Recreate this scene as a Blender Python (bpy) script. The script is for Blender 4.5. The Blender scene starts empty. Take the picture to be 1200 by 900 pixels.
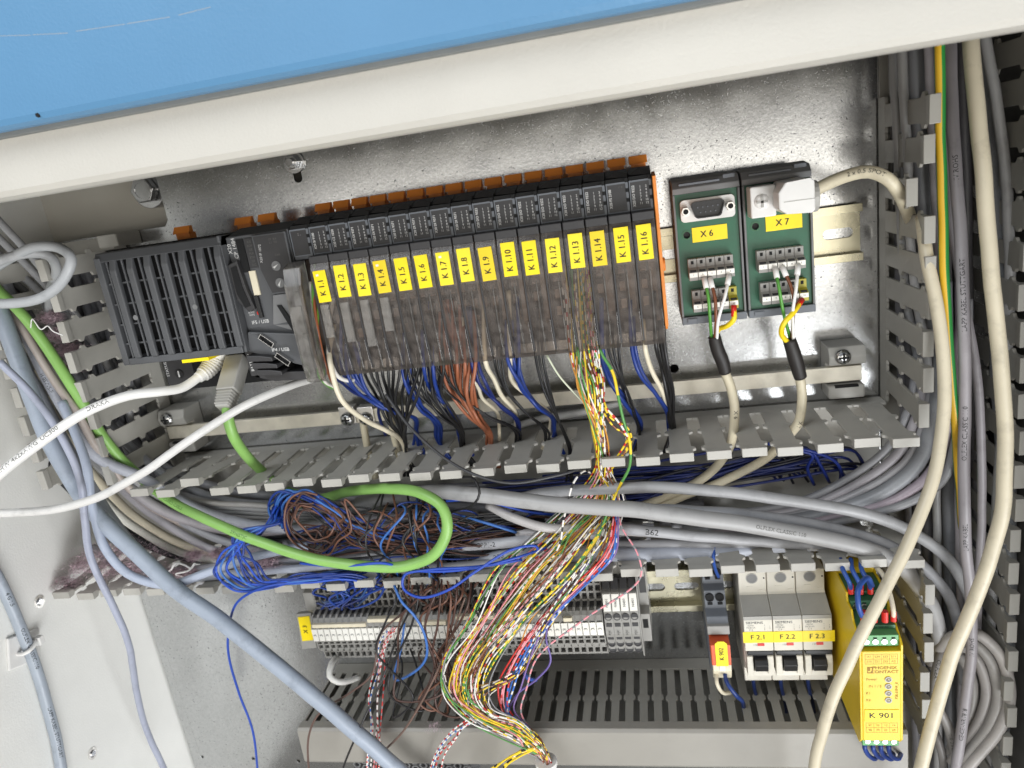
import bpy, bmesh, math, random
from mathutils import Vector, Matrix, noise
from mathutils.geometry import tessellate_polygon
random.seed(7)
S = bpy.context.scene
COL = S.collection
MM = 0.001
# ------------------------------------------------------------------ camera
CX, CZ, CD = 89.275, 57.913, 486.841                    # mm : x right, z up, d out of the mounting plate towards the viewer
RT = Vector((0.97622123, 0.16388059, -0.1418988)); UP = Vector((0.09080764, 0.28523199, 0.9541471)); FW = Vector((-0.19684027, 0.94434414, -0.26356792))
FPX = 844.508
cam = bpy.data.cameras.new('camera'); co = bpy.data.objects.new('camera', cam); COL.objects.link(co)
cam.sensor_width = 36; cam.lens = FPX / 1200 * 36; cam.clip_start = 0.01; cam.clip_end = 50
M = Matrix.Identity(4)
for i in range(3):
    M[i][0] = RT[i]; M[i][1] = UP[i]; M[i][2] = -FW[i]
M[0][3], M[1][3], M[2][3] = CX * MM, -CD * MM, CZ * MM
co.matrix_world = M
cam.dof.use_dof = True; cam.dof.focus_distance = 0.425; cam.dof.aperture_fstop = 11
S.camera = co
# ------------------------------------------------------------------ light
W = bpy.data.worlds.new('World'); S.world = W; W.use_nodes = True
nt = W.node_tree; bg = nt.nodes['Background']
tc = nt.nodes.new('ShaderNodeTexCoord'); sx = nt.nodes.new('ShaderNodeSeparateXYZ'); rp = nt.nodes.new('ShaderNodeValToRGB'); mr = nt.nodes.new('ShaderNodeMapRange')
nt.links.new(tc.outputs['Generated'], sx.inputs[0]); nt.links.new(sx.outputs['Z'], mr.inputs[0]); mr.inputs[1].default_value = -1
nt.links.new(mr.outputs[0], rp.inputs[0]); nt.links.new(rp.outputs[0], bg.inputs[0])
e = rp.color_ramp.elements
e[0].position = 0.0; e[0].color = (0.84, 0.82, 0.77, 1)
e[1].position = 1.0; e[1].color = (0.34, 0.40, 0.50, 1)
q = e.new(0.490); q.color = (0.72, 0.70, 0.66, 1)
q = e.new(0.525); q.color = (0.40, 0.42, 0.46, 1)
bg.inputs[1].default_value = 0.37
def area(name, loc, target, size, power, col):
    l = bpy.data.lights.new(name, 'AREA'); l.shape = 'RECTANGLE'; l.size, l.size_y = size; l.energy = power; l.color = col
    o = bpy.data.objects.new(name, l); COL.objects.link(o); o.location = loc
    o.rotation_euler = (Vector(target) - Vector(loc)).to_track_quat('-Z', 'Y').to_euler()
    return o
area('daylight_opening', (0.15, -1.75, -0.15), (0.0, 0, -0.10), (2.4, 0.40), 10.5, (1.0, 0.955, 0.875))
area('upper_left_fill', (-0.65, -1.25, 0.95), (-0.10, 0, -0.20), (0.9, 0.7), 17, (0.92, 0.96, 1.0))  # added fill lamp from the upper left for up-facing surfaces
area('side_wall_fill', (0.65, -1.15, -0.85), (-0.28, 0, -0.25), (0.9, 0.7), 24, (0.95, 0.975, 1.0))  # added fill lamp from the low right, brightens the white side wall
S.view_settings.view_transform = 'Standard'; S.view_settings.look = 'None'; S.view_settings.exposure = -0.1; S.view_settings.gamma = 1
S.render.engine = 'CYCLES'; S.cycles.max_bounces = 10; S.cycles.transparent_max_bounces = 24
# ------------------------------------------------------------------ pixels of the photograph -> points in the place (mm)
def at(px, py, d):
    r = FW + RT * ((px - 600) / FPX) - UP * ((py - 450) / FPX)
    t = (CD - d) / r.y
    return (CX + t * r.x, CZ + t * r.z, d)
def atx(px, py, X):
    r = FW + RT * ((px - 600) / FPX) - UP * ((py - 450) / FPX)
    t = (X - CX) / r.x
    return (X, CZ + t * r.z, CD - t * r.y)
def V(p): return Vector((p[0], -p[2], p[1]))
# ------------------------------------------------------------------ materials
def lin(c): return c / 12.92 if c <= 0.04045 else ((c + 0.055) / 1.055) ** 2.4
def rgb(r, g, b): return (lin(r / 255), lin(g / 255), lin(b / 255), 1)
def mat(name, col, rough=0.5, metal=0.0, var=0.06, scale=120, bump=0.0, bscale=900, spec=0.5, dirt=0.0, dcol=(0.09, 0.08, 0.07, 1), dscale=60, coat=0.0, rvar=0.08):
    m = bpy.data.materials.new(name); m.use_nodes = True; n = m.node_tree.nodes; L = m.node_tree.links; b = n['Principled BSDF']
    b.inputs['Metallic'].default_value = metal; b.inputs['Specular IOR Level'].default_value = spec; b.inputs['Coat Weight'].default_value = coat
    t = n.new('ShaderNodeTexCoord'); no = n.new('ShaderNodeTexNoise'); no.inputs['Scale'].default_value = scale; no.inputs['Detail'].default_value = 5
    L.new(t.outputs['Object'], no.inputs['Vector'])
    hs = n.new('ShaderNodeHueSaturation'); hs.inputs['Color'].default_value = col
    k = n.new('ShaderNodeMapRange'); k.inputs[1].default_value = 0.3; k.inputs[2].default_value = 0.7; k.inputs[3].default_value = 1 - var; k.inputs[4].default_value = 1 + var
    L.new(no.outputs['Fac'], k.inputs[0]); L.new(k.outputs[0], hs.inputs['Value']); last = hs.outputs['Color']
    if dirt:
        nd = n.new('ShaderNodeTexNoise'); nd.inputs['Scale'].default_value = dscale; nd.inputs['Detail'].default_value = 8; nd.inputs['Roughness'].default_value = 0.7
        L.new(t.outputs['Object'], nd.inputs['Vector']); kd = n.new('ShaderNodeMapRange'); kd.inputs[1].default_value = 0.52; kd.inputs[2].default_value = 0.75; kd.inputs[4].default_value = dirt
        L.new(nd.outputs['Fac'], kd.inputs[0]); mx = n.new('ShaderNodeMix'); mx.data_type = 'RGBA'; mx.inputs['B'].default_value = dcol
        L.new(kd.outputs[0], mx.inputs['Factor']); L.new(last, mx.inputs['A']); last = mx.outputs['Result']
    L.new(last, b.inputs['Base Color'])
    kr = n.new('ShaderNodeMapRange'); kr.inputs[3].default_value = max(0.02, rough - rvar); kr.inputs[4].default_value = min(1, rough + rvar)
    L.new(no.outputs['Fac'], kr.inputs[0]); L.new(kr.outputs[0], b.inputs['Roughness'])
    if bump:
        nb = n.new('ShaderNodeTexNoise'); nb.inputs['Scale'].default_value = bscale; nb.inputs['Detail'].default_value = 3; L.new(t.outputs['Object'], nb.inputs['Vector'])
        bp = n.new('ShaderNodeBump'); bp.inputs['Strength'].default_value = bump; bp.inputs['Distance'].default_value = 0.0004
        L.new(nb.outputs['Fac'], bp.inputs['Height']); L.new(bp.outputs['Normal'], b.inputs['Normal'])
    return m
def galvanised():
    m = bpy.data.materials.new('galvanised_steel'); m.use_nodes = True; n = m.node_tree.nodes; L = m.node_tree.links; b = n['Principled BSDF']
    b.inputs['Metallic'].default_value = 1.0
    t = n.new('ShaderNodeTexCoord')
    def noise(s, d=4): 
        x = n.new('ShaderNodeTexNoise'); x.inputs['Scale'].default_value = s; x.inputs['Detail'].default_value = d; L.new(t.outputs['Object'], x.inputs['Vector']); return x.outputs['Fac']
    def rng(src, a, b_, c, d):
        k = n.new('ShaderNodeMapRange'); k.inputs[1].default_value = a; k.inputs[2].default_value = b_; k.inputs[3].default_value = c; k.inputs[4].default_value = d; L.new(src, k.inputs[0]); return k.outputs[0]
    def mul(a, c):
        k = n.new('ShaderNodeMath'); k.operation = 'MULTIPLY'; L.new(a, k.inputs[0]); L.new(c, k.inputs[1]); return k.outputs[0]
    vo = n.new('ShaderNodeTexVoronoi'); vo.inputs['Scale'].default_value = 800; L.new(t.outputs['Object'], vo.inputs['Vector'])
    spang = rng(vo.outputs['Color'], 0, 1, 0.88, 1.07)
    pits = rng(noise(820, 2), 0.29, 0.345, 0.4, 1.0)
    tone = rng(noise(14, 6), 0.3, 0.7, 0.93, 1.05)
    v = mul(mul(spang, pits), tone)
    hs = n.new('ShaderNodeHueSaturation'); hs.inputs['Color'].default_value = (0.545, 0.55, 0.55, 1); L.new(v, hs.inputs['Value']); L.new(hs.outputs['Color'], b.inputs['Base Color'])
    r = n.new('ShaderNodeMath'); r.operation = 'ADD'; L.new(rng(noise(40, 5), 0.3, 0.7, 0.17, 0.235), r.inputs[0]); L.new(rng(pits, 0.35, 1, 0.25, 0), r.inputs[1])
    L.new(r.outputs[0], b.inputs['Roughness'])
    bp = n.new('ShaderNodeBump'); bp.inputs['Strength'].default_value = 0.13; bp.inputs['Distance'].default_value = 0.0002
    a = n.new('ShaderNodeMath'); a.operation = 'ADD'; L.new(noise(700, 4), a.inputs[0]); L.new(pits, a.inputs[1]); L.new(a.outputs[0], bp.inputs['Height']); L.new(bp.outputs['Normal'], b.inputs['Normal'])
    return m
def smoked(name, tint, haze=0.12, hcol=(0.16, 0.13, 0.11, 1)):
    m = bpy.data.materials.new(name); m.use_nodes = True; n = m.node_tree.nodes; L = m.node_tree.links
    for x in list(n):
        if x.type != 'OUTPUT_MATERIAL': n.remove(x)
    out = [x for x in n if x.type == 'OUTPUT_MATERIAL'][0]
    tr = n.new('ShaderNodeBsdfTransparent'); tr.inputs[0].default_value = tint
    df = n.new('ShaderNodeBsdfDiffuse'); df.inputs[0].default_value = hcol
    gl = n.new('ShaderNodeBsdfGlossy'); gl.inputs['Roughness'].default_value = 0.16
    t = n.new('ShaderNodeTexCoord'); no = n.new('ShaderNodeTexNoise'); no.inputs['Scale'].default_value = 160; no.inputs['Detail'].default_value = 6; L.new(t.outputs['Object'], no.inputs['Vector'])
    k = n.new('ShaderNodeMapRange'); k.inputs[1].default_value = 0.35; k.inputs[2].default_value = 0.75; k.inputs[3].default_value = haze * 0.4; k.inputs[4].default_value = haze * 1.8; L.new(no.outputs['Fac'], k.inputs[0])
    m1 = n.new('ShaderNodeMixShader'); L.new(k.outputs[0], m1.inputs[0]); L.new(tr.outputs[0], m1.inputs[1]); L.new(df.outputs[0], m1.inputs[2])
    fr = n.new('ShaderNodeFresnel'); fr.inputs[0].default_value = 1.45
    m2 = n.new('ShaderNodeMixShader'); L.new(fr.outputs[0], m2.inputs[0]); L.new(m1.outputs[0], m2.inputs[1]); L.new(gl.outputs[0], m2.inputs[2])
    L.new(m2.outputs[0], out.inputs[0]); return m
STR = {}
def striped(c1, c2, period=7.0, frac=0.5, twist=0.0, lengthwise=False):
    key = (c1, c2, period, frac, lengthwise)
    if key in STR: return STR[key]
    m = bpy.data.materials.new('striped_insulation'); m.use_nodes = True; n = m.node_tree.nodes; L = m.node_tree.links; b = n['Principled BSDF']; b.inputs['Roughness'].default_value = 0.42
    uv = n.new('ShaderNodeUVMap'); s = n.new('ShaderNodeSeparateXYZ'); L.new(uv.outputs[0], s.inputs[0])
    dv = n.new('ShaderNodeMath'); dv.operation = 'DIVIDE'; dv.inputs[1].default_value = period; L.new(s.outputs['Y' if lengthwise else 'X'], dv.inputs[0])
    f = n.new('ShaderNodeMath'); f.operation = 'FRACT'; L.new(dv.outputs[0], f.inputs[0])
    g = n.new('ShaderNodeMath'); g.operation = 'GREATER_THAN'; g.inputs[1].default_value = frac; L.new(f.outputs[0], g.inputs[0])
    mx = n.new('ShaderNodeMix'); mx.data_type = 'RGBA'; mx.inputs['A'].default_value = c1; mx.inputs['B'].default_value = c2; L.new(g.outputs[0], mx.inputs['Factor']); L.new(mx.outputs['Result'], b.inputs['Base Color'])
    STR[key] = m; return m
G = dict(
 galv=galvanised(),
 zinc=mat('yellow_passivated_zinc', rgb(196, 190, 165), 0.28, 1.0, 0.08, 60, 0.1, 300),
 bar=mat('tinned_bar', rgb(222, 216, 200), 0.45, 0.35, 0.1, 90, 0.25, 250, dirt=0.25),
 steel=mat('bright_steel', rgb(200, 200, 200), 0.22, 1.0, 0.05, 200),
 nickel=mat('brushed_nickel', rgb(214, 210, 204), 0.36, 0.85, 0.05, 150),
 dark=mat('dark_void', rgb(14, 14, 15), 0.8),
 beam=mat('cream_powder_coat', rgb(198, 194, 185), 0.5, 0, 0.05, 9, 0.5, 750, dirt=0.10, dscale=12, dcol=(.36, .34, .3, 1)),
 white=mat('white_powder_coat', rgb(236, 235, 230), 0.5, 0, 0.03, 25, 0.35, 700, dirt=0.05, dscale=8),
 shadegrey=mat('shade_dark_grey', rgb(92, 90, 86), 0.6, 0, 0.04, 25, 0.2, 700),  # dark grey stands in for shade on the ceiling and end wall
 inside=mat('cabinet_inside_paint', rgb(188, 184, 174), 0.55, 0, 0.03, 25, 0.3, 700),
 blue=mat('blue_powder_coat', rgb(90, 138, 176), 0.45, 0, 0.03, 18, 0.4, 650),
 seam=mat('grey_seal', rgb(120, 122, 120), 0.7),
 duct=mat('grey_pvc', rgb(174, 171, 163), 0.46, 0, 0.04, 60, 0.12, 1500, dirt=0.22, dscale=45),
 duct2=mat('dimmed_grey_pvc', rgb(146, 143, 135), 0.46, 0, 0.04, 60, 0.12, 1500, dirt=0.22, dscale=45),  # same PVC darkened for the dim right side, used on the bottom duct too
 lid=mat('duct_lid_pvc', rgb(148, 144, 136), 0.42, 0, 0.03, 40, 0.1, 1500, dirt=0.1),
 plc=mat('anthracite_plastic', rgb(82, 83, 85), 0.5, 0, 0.06, 90, 0.15, 2500, dirt=0.10, dcol=(0.16, 0.15, 0.14, 1)),
 plcd=mat('dark_plastic', rgb(54, 53, 54), 0.5, 0, 0.06, 90, 0.15, 2500, dirt=0.1, dcol=(0.13, 0.12, 0.11, 1)),
 plcl=mat('grey_plastic', rgb(118, 118, 118), 0.5, 0, 0.06, 90, 0.15, 2500),
 inner=mat('terminal_inner', rgb(84, 72, 64), 0.6, 0, 0.2, 350, 0.2, 900, dirt=0.5, dcol=(0.05, 0.04, 0.035, 1), dscale=220),
 smoke=smoked('smoked_cover', (0.80, 0.74, 0.69, 1), 0.21, (0.27, 0.235, 0.21, 1)), clamp=mat('clamp_metal', rgb(140, 122, 108), 0.45, 0.2, 0.25, 300, dirt=0.4, dscale=260),
 smoke2=smoked('clear_smoked_cover', (0.80, 0.79, 0.77, 1), 0.22, (0.4, 0.38, 0.36, 1)),
 orange=mat('orange_plastic', rgb(236, 142, 58), 0.42, 0, 0.08, 80, 0.1, 2000),
 yellow2=mat('faded_yellow_tape', rgb(238, 206, 30), 0.5, 0, 0.06, 120, dirt=0.18),
 yellow3=mat('clean_yellow_tape', rgb(252, 226, 34), 0.36, 0, 0.04, 160, dirt=0.1),
 yellow=mat('yellow_tape', rgb(250, 222, 10), 0.42, 0, 0.03, 200, dirt=0.05), relayyellow=mat('yellow_housing', rgb(224, 190, 34), 0.4, 0, 0.05, 60, 0.1, 2500, dirt=0.15, dcol=(0.35, 0.25, 0.02, 1)),
 ink=mat('black_ink', rgb(20, 20, 20), 0.6), grayink=mat('grey_ink', rgb(92, 92, 88), 0.6), paleink=mat('pale_ink', rgb(214, 213, 210), 0.6), brownink=mat('brown_ink', rgb(150, 110, 10), 0.6),
 pcb=mat('green_pcb', rgb(30, 92, 66), 0.35, 0, 0.12, 130, 0.08, 900), termgreen=mat('green_terminal', rgb(92, 158, 98), 0.42, 0, 0.06), dkgreen=mat('dark_green_terminal', rgb(48, 98, 66), 0.45),
 tgrey=mat('terminal_grey', rgb(150, 148, 143), 0.48, 0, 0.06, 100, dirt=0.2), tgrey2=mat('socket_grey', rgb(104, 108, 114), 0.46, 0, 0.05), cream=mat('cream_plastic', rgb(226, 216, 190), 0.5, 0, 0.04), mark=mat('marker_white', rgb(238, 235, 226), 0.45, 0, 0.03),
 brk=mat('breaker_grey', rgb(214, 209, 196), 0.45, 0, 0.04, 60, 0.06, 1500, dirt=0.12), brk2=mat('breaker_band', rgb(160, 158, 152), 0.45, 0, 0.04), black=mat('black_plastic', rgb(34, 34, 35), 0.4, 0, 0.05),
 red=mat('red_plastic', rgb(206, 40, 30), 0.4), amber=mat('orange_relay', rgb(214, 96, 60), 0.35, 0, 0.06), white2=mat('white_plastic', rgb(228, 226, 222), 0.45, 0, 0.04, dirt=0.06), olive=mat('yellow_green_terminal', rgb(176, 166, 60), 0.45),
 lgrey=mat('plug_grey', rgb(168, 166, 160), 0.42, 0, 0.05), fluff=mat('dust_fluff', rgb(196, 172, 180), 0.95, 0, 0.25, 300), led=mat('led_lens', rgb(150, 140, 118), 0.25), shrink=mat('black_shrink_sleeve', rgb(38, 34, 32), 0.55, 0, 0.1, 200, 0.3, 700),
)
CB = {}
def cmat(r, g, b, rough=0.42, dirt=0.34):
    k = (r, g, b, rough)
    if k not in CB: CB[k] = mat('sheath', rgb(r, g, b), rough, 0, 0.05, 60, 0.1, 900, dirt=dirt, dscale=70, dcol=(0.2 * lin(r / 255), 0.19 * lin(g / 255), 0.18 * lin(b / 255), 1))
    return CB[k]
# ------------------------------------------------------------------ mesh builder (all coordinates in mm, place space: x, z, d)
class MB:
    def __init__(s): s.v = []; s.f = []; s.uv = None; s.smooth = False
    def add(s, vs, fs):
        o = len(s.v); s.v += [tuple(v) for v in vs]; s.f += [tuple(i + o for i in f) for f in fs]; return s
    def box(s, x0, x1, z0, z1, d0, d1):
        vs = [(x, z, d) for x in (x0, x1) for z in (z0, z1) for d in (d0, d1)]
        return s.add(vs, [(0, 1, 3, 2), (4, 6, 7, 5), (0, 4, 5, 1), (2, 3, 7, 6), (0, 2, 6, 4), (1, 5, 7, 3)])
    def prism(s, poly, a0, a1, axis='x', holes=()):
        loops = [list(poly)] + [list(h) for h in holes]
        def p3(p, a): return {'x': (a, p[1], p[0]), 'z': (p[0], a, p[1]), 'd': (p[0], p[1], a)}[axis]   # x: (d,z) profile; z: (x,d); d: (x,z)
        flat = [p for l in loops for p in l]; n = len(flat)
        tri = tessellate_polygon([[Vector((p[0], p[1], 0)) for p in l] for l in loops]) if (holes or len(poly) > 4) else [tuple(range(n))]
        vs = [p3(p, a0) for p in flat] + [p3(p, a1) for p in flat]
        fs = [tuple(t) for t in tri] + [tuple(i + n for i in reversed(t)) for t in tri]
        o = 0
        for l in loops:
            k = len(l)
            for i in range(k):
                j = (i + 1) % k; fs.append((o + i, o + j, o + j + n, o + i + n))
            o += k
        return s.add(vs, fs)
    def cyl(s, c, r, d0, d1, n=16, r2=None, axis='d', ring=None):
        r2 = r if r2 is None else r2; vs = []
        for dd, rr in ((d0, r), (d1, r2)):
            for i in range(n):
                a = 2 * math.pi * i / n; u, w = rr * math.cos(a), rr * math.sin(a)
                vs.append({'d': (c[0] + u, c[1] + w, dd), 'x': (dd, c[0] + u, c[1] + w), 'z': (c[0] + u, dd, c[1] + w)}[axis])
        fs = [(i, (i + 1) % n, n + (i + 1) % n, n + i) for i in range(n)] + [tuple(range(n))[::-1], tuple(range(n, 2 * n))]
        return s.add(vs, fs)
    def ring(s, c, r0, r1, d0, d1, n=18):
        return s.prism([(c[0] + r1 * math.cos(2 * math.pi * i / n), c[1] + r1 * math.sin(2 * math.pi * i / n)) for i in range(n)], d0, d1, 'd',
                       [[(c[0] + r0 * math.cos(2 * math.pi * i / n), c[1] + r0 * math.sin(2 * math.pi * i / n)) for i in range(n)]])
    def dome(s, c, r, d0, h, n=14, m=4):
        vs = []; fs = []
        for j in range(m):
            a = j / m * math.pi / 2
            for i in range(n):
                b = 2 * math.pi * i / n; vs.append((c[0] + r * math.cos(a) * math.cos(b), c[1] + r * math.cos(a) * math.sin(b), d0 + h * math.sin(a)))
        vs.append((c[0], c[1], d0 + h))
        for j in range(m - 1):
            for i in range(n): fs.append((j * n + i, j * n + (i + 1) % n, (j + 1) * n + (i + 1) % n, (j + 1) * n + i))
        for i in range(n): fs.append(((m - 1) * n + i, (m - 1) * n + (i + 1) % n, m * n))
        return s.add(vs, fs + [tuple(range(n))[::-1]])
    def hexa(s, top, bot):      # two quads (same order) -> closed hexahedron
        return s.add(list(top) + list(bot), [(0, 1, 2, 3), (7, 6, 5, 4), (0, 4, 5, 1), (1, 5, 6, 2), (2, 6, 7, 3), (3, 7, 4, 0)])
ORG = {}
def build(name, mb, m, parent=None, bevel=0.0, label=None, loc=None, keep=False):
    o0 = ORG[parent.name] if parent else (loc or mb.v[0])
    me = bpy.data.meshes.new(name)
    off = V(o0)
    me.from_pydata([(V(v) - off) * MM for v in mb.v], [], mb.f)
    if mb.uv:
        ul = me.uv_layers.new(name='UVMap'); k = 0
        for f in mb.uv:
            for u in f: ul.data[k].uv = u; k += 1
    else:
        bm = bmesh.new(); bm.from_mesh(me); bmesh.ops.recalc_face_normals(bm, faces=bm.faces); bm.to_mesh(me); bm.free()
    if mb.smooth: me.polygons.foreach_set('use_smooth', [True] * len(me.polygons))
    me.materials.append(m)
    o = bpy.data.objects.new(name, me); COL.objects.link(o)
    if parent: o.parent = parent; CH.setdefault(parent.name, []).append(o)
    else: o.location = off * MM
    ORG[o.name] = o0
    if bevel:
        b = o.modifiers.new('edge', 'BEVEL'); b.width = bevel * MM; b.segments = 2; b.limit_method = 'ANGLE'; b.angle_limit = math.radians(40); b.harden_normals = False
    if label: o['label'] = label
    return o
def tag(o, label, cat, group=None):
    o['label'] = label; o['category'] = cat
    if group: o['group'] = group
    return o
def thing(name, label, cat, loc, group=None):
    o = bpy.data.objects.new(name, None); o.empty_display_size = 0.005; COL.objects.link(o); o.location = V(loc) * MM; ORG[o.name] = tuple(loc)
    return tag(o, label, cat, group)
def structure(name, mb, m, bevel=0):
    o = build(name, mb, m, bevel=bevel); o['kind'] = 'structure'; return o
def dup(o, shift=(0, 0, 0), parent=None):
    c = o.copy(); COL.objects.link(c); s = ORG[o.name]
    if parent is None:
        c.location = o.location + V(shift) * MM; ORG[c.name] = tuple(a + b for a, b in zip(s, shift))
    else:
        c.parent = parent; CH.setdefault(parent.name, []).append(c); ORG[c.name] = ORG[parent.name]
    for ch in list(KIDS(o)): dup(ch, (0, 0, 0), c)
    return c
CH = {}
def KIDS(o): return CH.get(o.name, ())
# flat print: text as real (flat) geometry at its place
TXT = {}
def text_mesh(s, size):
    k = (s, size)
    if k not in TXT:
        cu = bpy.data.curves.new('t', 'FONT'); cu.body = s; cu.size = size; cu.align_x = 'CENTER'; cu.align_y = 'CENTER'; cu.resolution_u = 2
        ob = bpy.data.objects.new('t', cu); COL.objects.link(ob)
        dg = bpy.context.evaluated_depsgraph_get(); me = bpy.data.meshes.new_from_object(ob.evaluated_get(dg))
        TXT[k] = ([tuple(v.co) for v in me.vertices], [tuple(p.vertices) for p in me.polygons])
        bpy.data.objects.remove(ob); bpy.data.curves.remove(cu); bpy.data.meshes.remove(me)
    return TXT[k]
def lettering(parent, s, size, c, m, xd=(1, 0, 0), yd=(0, 1, 0), squash=1.0, name='lettering', bold=0):
    vs, fs = text_mesh(s, size); mb = MB()
    for dx in ((0,) if not bold else (-bold, bold)):
        mb.add([tuple(c[i] + (v[0] * squash + dx) * xd[i] + v[1] * yd[i] + (abs(dx) * 0.05 + dx * 0.02) * (i == 2) for i in range(3)) for v in vs], fs)
    return build(name, mb, m, parent)
# ------------------------------------------------------------------ cables
def spline(P, step):
    P = [Vector(p) for p in P]; n = len(P); out = []
    E = [P[0] * 2 - P[1]] + P + [P[-1] * 2 - P[-2]]
    for i in range(1, n):
        p0, p1, p2, p3 = E[i - 1], E[i], E[i + 1], E[i + 2]
        t0 = 0.0; t1 = t0 + max(1e-3, (p1 - p0).length) ** .5; t2 = t1 + max(1e-3, (p2 - p1).length) ** .5; t3 = t2 + max(1e-3, (p3 - p2).length) ** .5
        k = max(2, int((p2 - p1).length / step))
        for j in range(k):
            t = t1 + (t2 - t1) * j / k
            a1 = p0 * ((t1 - t) / (t1 - t0)) + p1 * ((t - t0) / (t1 - t0)); a2 = p1 * ((t2 - t) / (t2 - t1)) + p2 * ((t - t1) / (t2 - t1)); a3 = p2 * ((t3 - t) / (t3 - t2)) + p3 * ((t - t2) / (t3 - t2))
            b1 = a1 * ((t2 - t) / (t2 - t0)) + a2 * ((t - t0) / (t2 - t0)); b2 = a2 * ((t3 - t) / (t3 - t1)) + a3 * ((t - t1) / (t3 - t1))
            out.append(b1 * ((t2 - t) / (t2 - t1)) + b2 * ((t - t1) / (t2 - t1)))
    out.append(P[-1]); return out
def tube_mb(pts, r, sides=10, rfun=None, mb=None):
    mb = mb or MB(); n = len(pts); T = [(pts[min(i + 1, n - 1)] - pts[max(i - 1, 0)]).normalized() for i in range(n)]
    a = Vector((0, 0, 1)) if abs(T[0].z) < 0.9 else Vector((1, 0, 0)); N = (a - T[0] * a.dot(T[0])).normalized(); vs = []; U = [0.0]
    for i in range(n):
        N = (N - T[i] * N.dot(T[i])).normalized(); B = T[i].cross(N)
        rr = rfun(i / (n - 1)) if rfun else r
        for k in range(sides):
            t = 2 * math.pi * k / sides; vs.append(tuple(pts[i] + (N * math.cos(t) + B * math.sin(t)) * rr))
        if i: U.append(U[-1] + (pts[i] - pts[i - 1]).length)
    fs = []; uv = []
    for i in range(n - 1):
        for k in range(sides):
            k2 = (k + 1) % sides; fs.append((i * sides + k, i * sides + k2, (i + 1) * sides + k2, (i + 1) * sides + k))
            uv.append(((U[i], k / sides), (U[i], (k + 1) / sides), (U[i + 1], (k + 1) / sides), (U[i + 1], k / sides)))
    fs += [tuple(range(sides))[::-1], tuple((n - 1) * sides + k for k in range(sides))]; uv += [((U[0], 0),) * sides, ((U[-1], 0),) * sides]
    old = mb.uv or []; mb.add(vs, fs); mb.uv = old + uv; mb.smooth = True
    return mb
def P3(pts): return [at(*p[:3]) if len(p) == 3 else p[1] for p in pts]
def cable(name, pts, r, m, label, cat='cable', group=None, sides=12, step=3.0, world=False, parent=None, rfun=None):
    sp = spline(pts if world else P3(pts), step)
    if r > 1.8: sp = [p + noise.noise_vector(p * 0.045) * 0.55 for p in sp]
    o = build(name, tube_mb(sp, r, sides, rfun), m, parent)
    if parent is None: tag(o, label, cat, group)
    o_pts[o.name] = (sp, r); return o
o_pts = {}
def print_on(o, s, size, u0, m, face=(0.0, 0.25, 1.0), flip=False, squash=1.0, name='lettering', roll=0.0):
    sp, r = o_pts[o.name]; vs, fs = text_mesh(s, size); U = [0.0]
    for i in range(1, len(sp)): U.append(U[-1] + (sp[i] - sp[i - 1]).length)
    F = Vector(face).normalized(); out = []; c0 = u0 * U[-1]
    for v in vs:
        x = v[0] * squash; u = c0 + (-x if flip else x); u = min(max(u, 0.01), U[-1] - 0.01)
        i = max(k for k in range(len(U)) if U[k] <= u); i = min(i, len(sp) - 2); f = (u - U[i]) / max(1e-6, U[i + 1] - U[i]); p = sp[i].lerp(sp[i + 1], f)
        ta = (sp[min(i + 1, len(sp) - 1)] - sp[max(i - 1, 0)]); tb = (sp[min(i + 2, len(sp) - 1)] - sp[i]); T = ta.normalized().lerp(tb.normalized(), f).normalized()
        N = (F - T * F.dot(T)).normalized(); B = N.cross(T) if not flip else T.cross(N)
        a = v[1] / r + roll; out.append(tuple(p + (N * math.cos(a) + B * math.sin(a)) * (r + 0.06)))
    mb = MB().add(out, fs); return build(name, mb, m, o)
# ================================================================== the cabinet
XL, XR, XW = -285.5, 232.6, -368.0
ZM, ZL, DT = -110.0, -185.0, 82.0
structure('cabinet_side_wall', MB().box(XW - 3, XW, -520, 140, -30, 200), G['white'])
structure('cabinet_back_wall', MB().box(XW, 296, -520, 140, -30, -26), G['inside'])
structure('cabinet_end_wall', MB().box(296, 299, -520, 140, -26, 150), G['shadegrey'])  # unseen wall, colour kept dark so the right side stays dim
structure('cabinet_ceiling', MB().box(XW, 345, 137, 140, -26, 149), G['shadegrey'])
hood = thing('cabinet_hood', 'cream white front beam with blue cover panel overhanging the open cabinet', 'cabinet hood', (-60, 86, 170))
lip = MB().prism([(150, 90), (152, 87.2), (156, 86.2), (164, 86.2), (168, 87.4), (170, 90), (171, 116), (172, 122), (172, 137), (150, 137)], XW, 345)
build('front_beam', lip, G['beam'], hood, 1.2)
build('seal_strip', MB().box(XW, 345, 112.5, 118, 171.4, 176), G['seam'], hood, 0.5)
build('cover_panel', MB().prism([(174, 117.5), (175, 115.6), (177.5, 114.4), (182, 114.4), (185, 115.6), (186.5, 118), (190, 180), (186, 180)], XW, 345), G['blue'], hood, 0.8)
pa = [at(x, y, 187.5) for x, y in ((-20, 43), (40, 41), (90, 37), (150, 28), (210, 18), (250, 8))]
sc = MB()
for i in range(len(pa) - 1):
    a_, b_ = pa[i], pa[i + 1]; dd = lambda z: 186.55 + (z - 118) * 3.5 / 62
    sc.add([(a_[0], a_[1] - .09, dd(a_[1])), (b_[0] - 3 * (i % 2) - 1, b_[1] - .09, dd(b_[1])), (b_[0] - 3 * (i % 2) - 1, b_[1] + .09, dd(b_[1])), (a_[0], a_[1] + .09, dd(a_[1]))], [(0, 1, 2, 3)])
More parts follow.
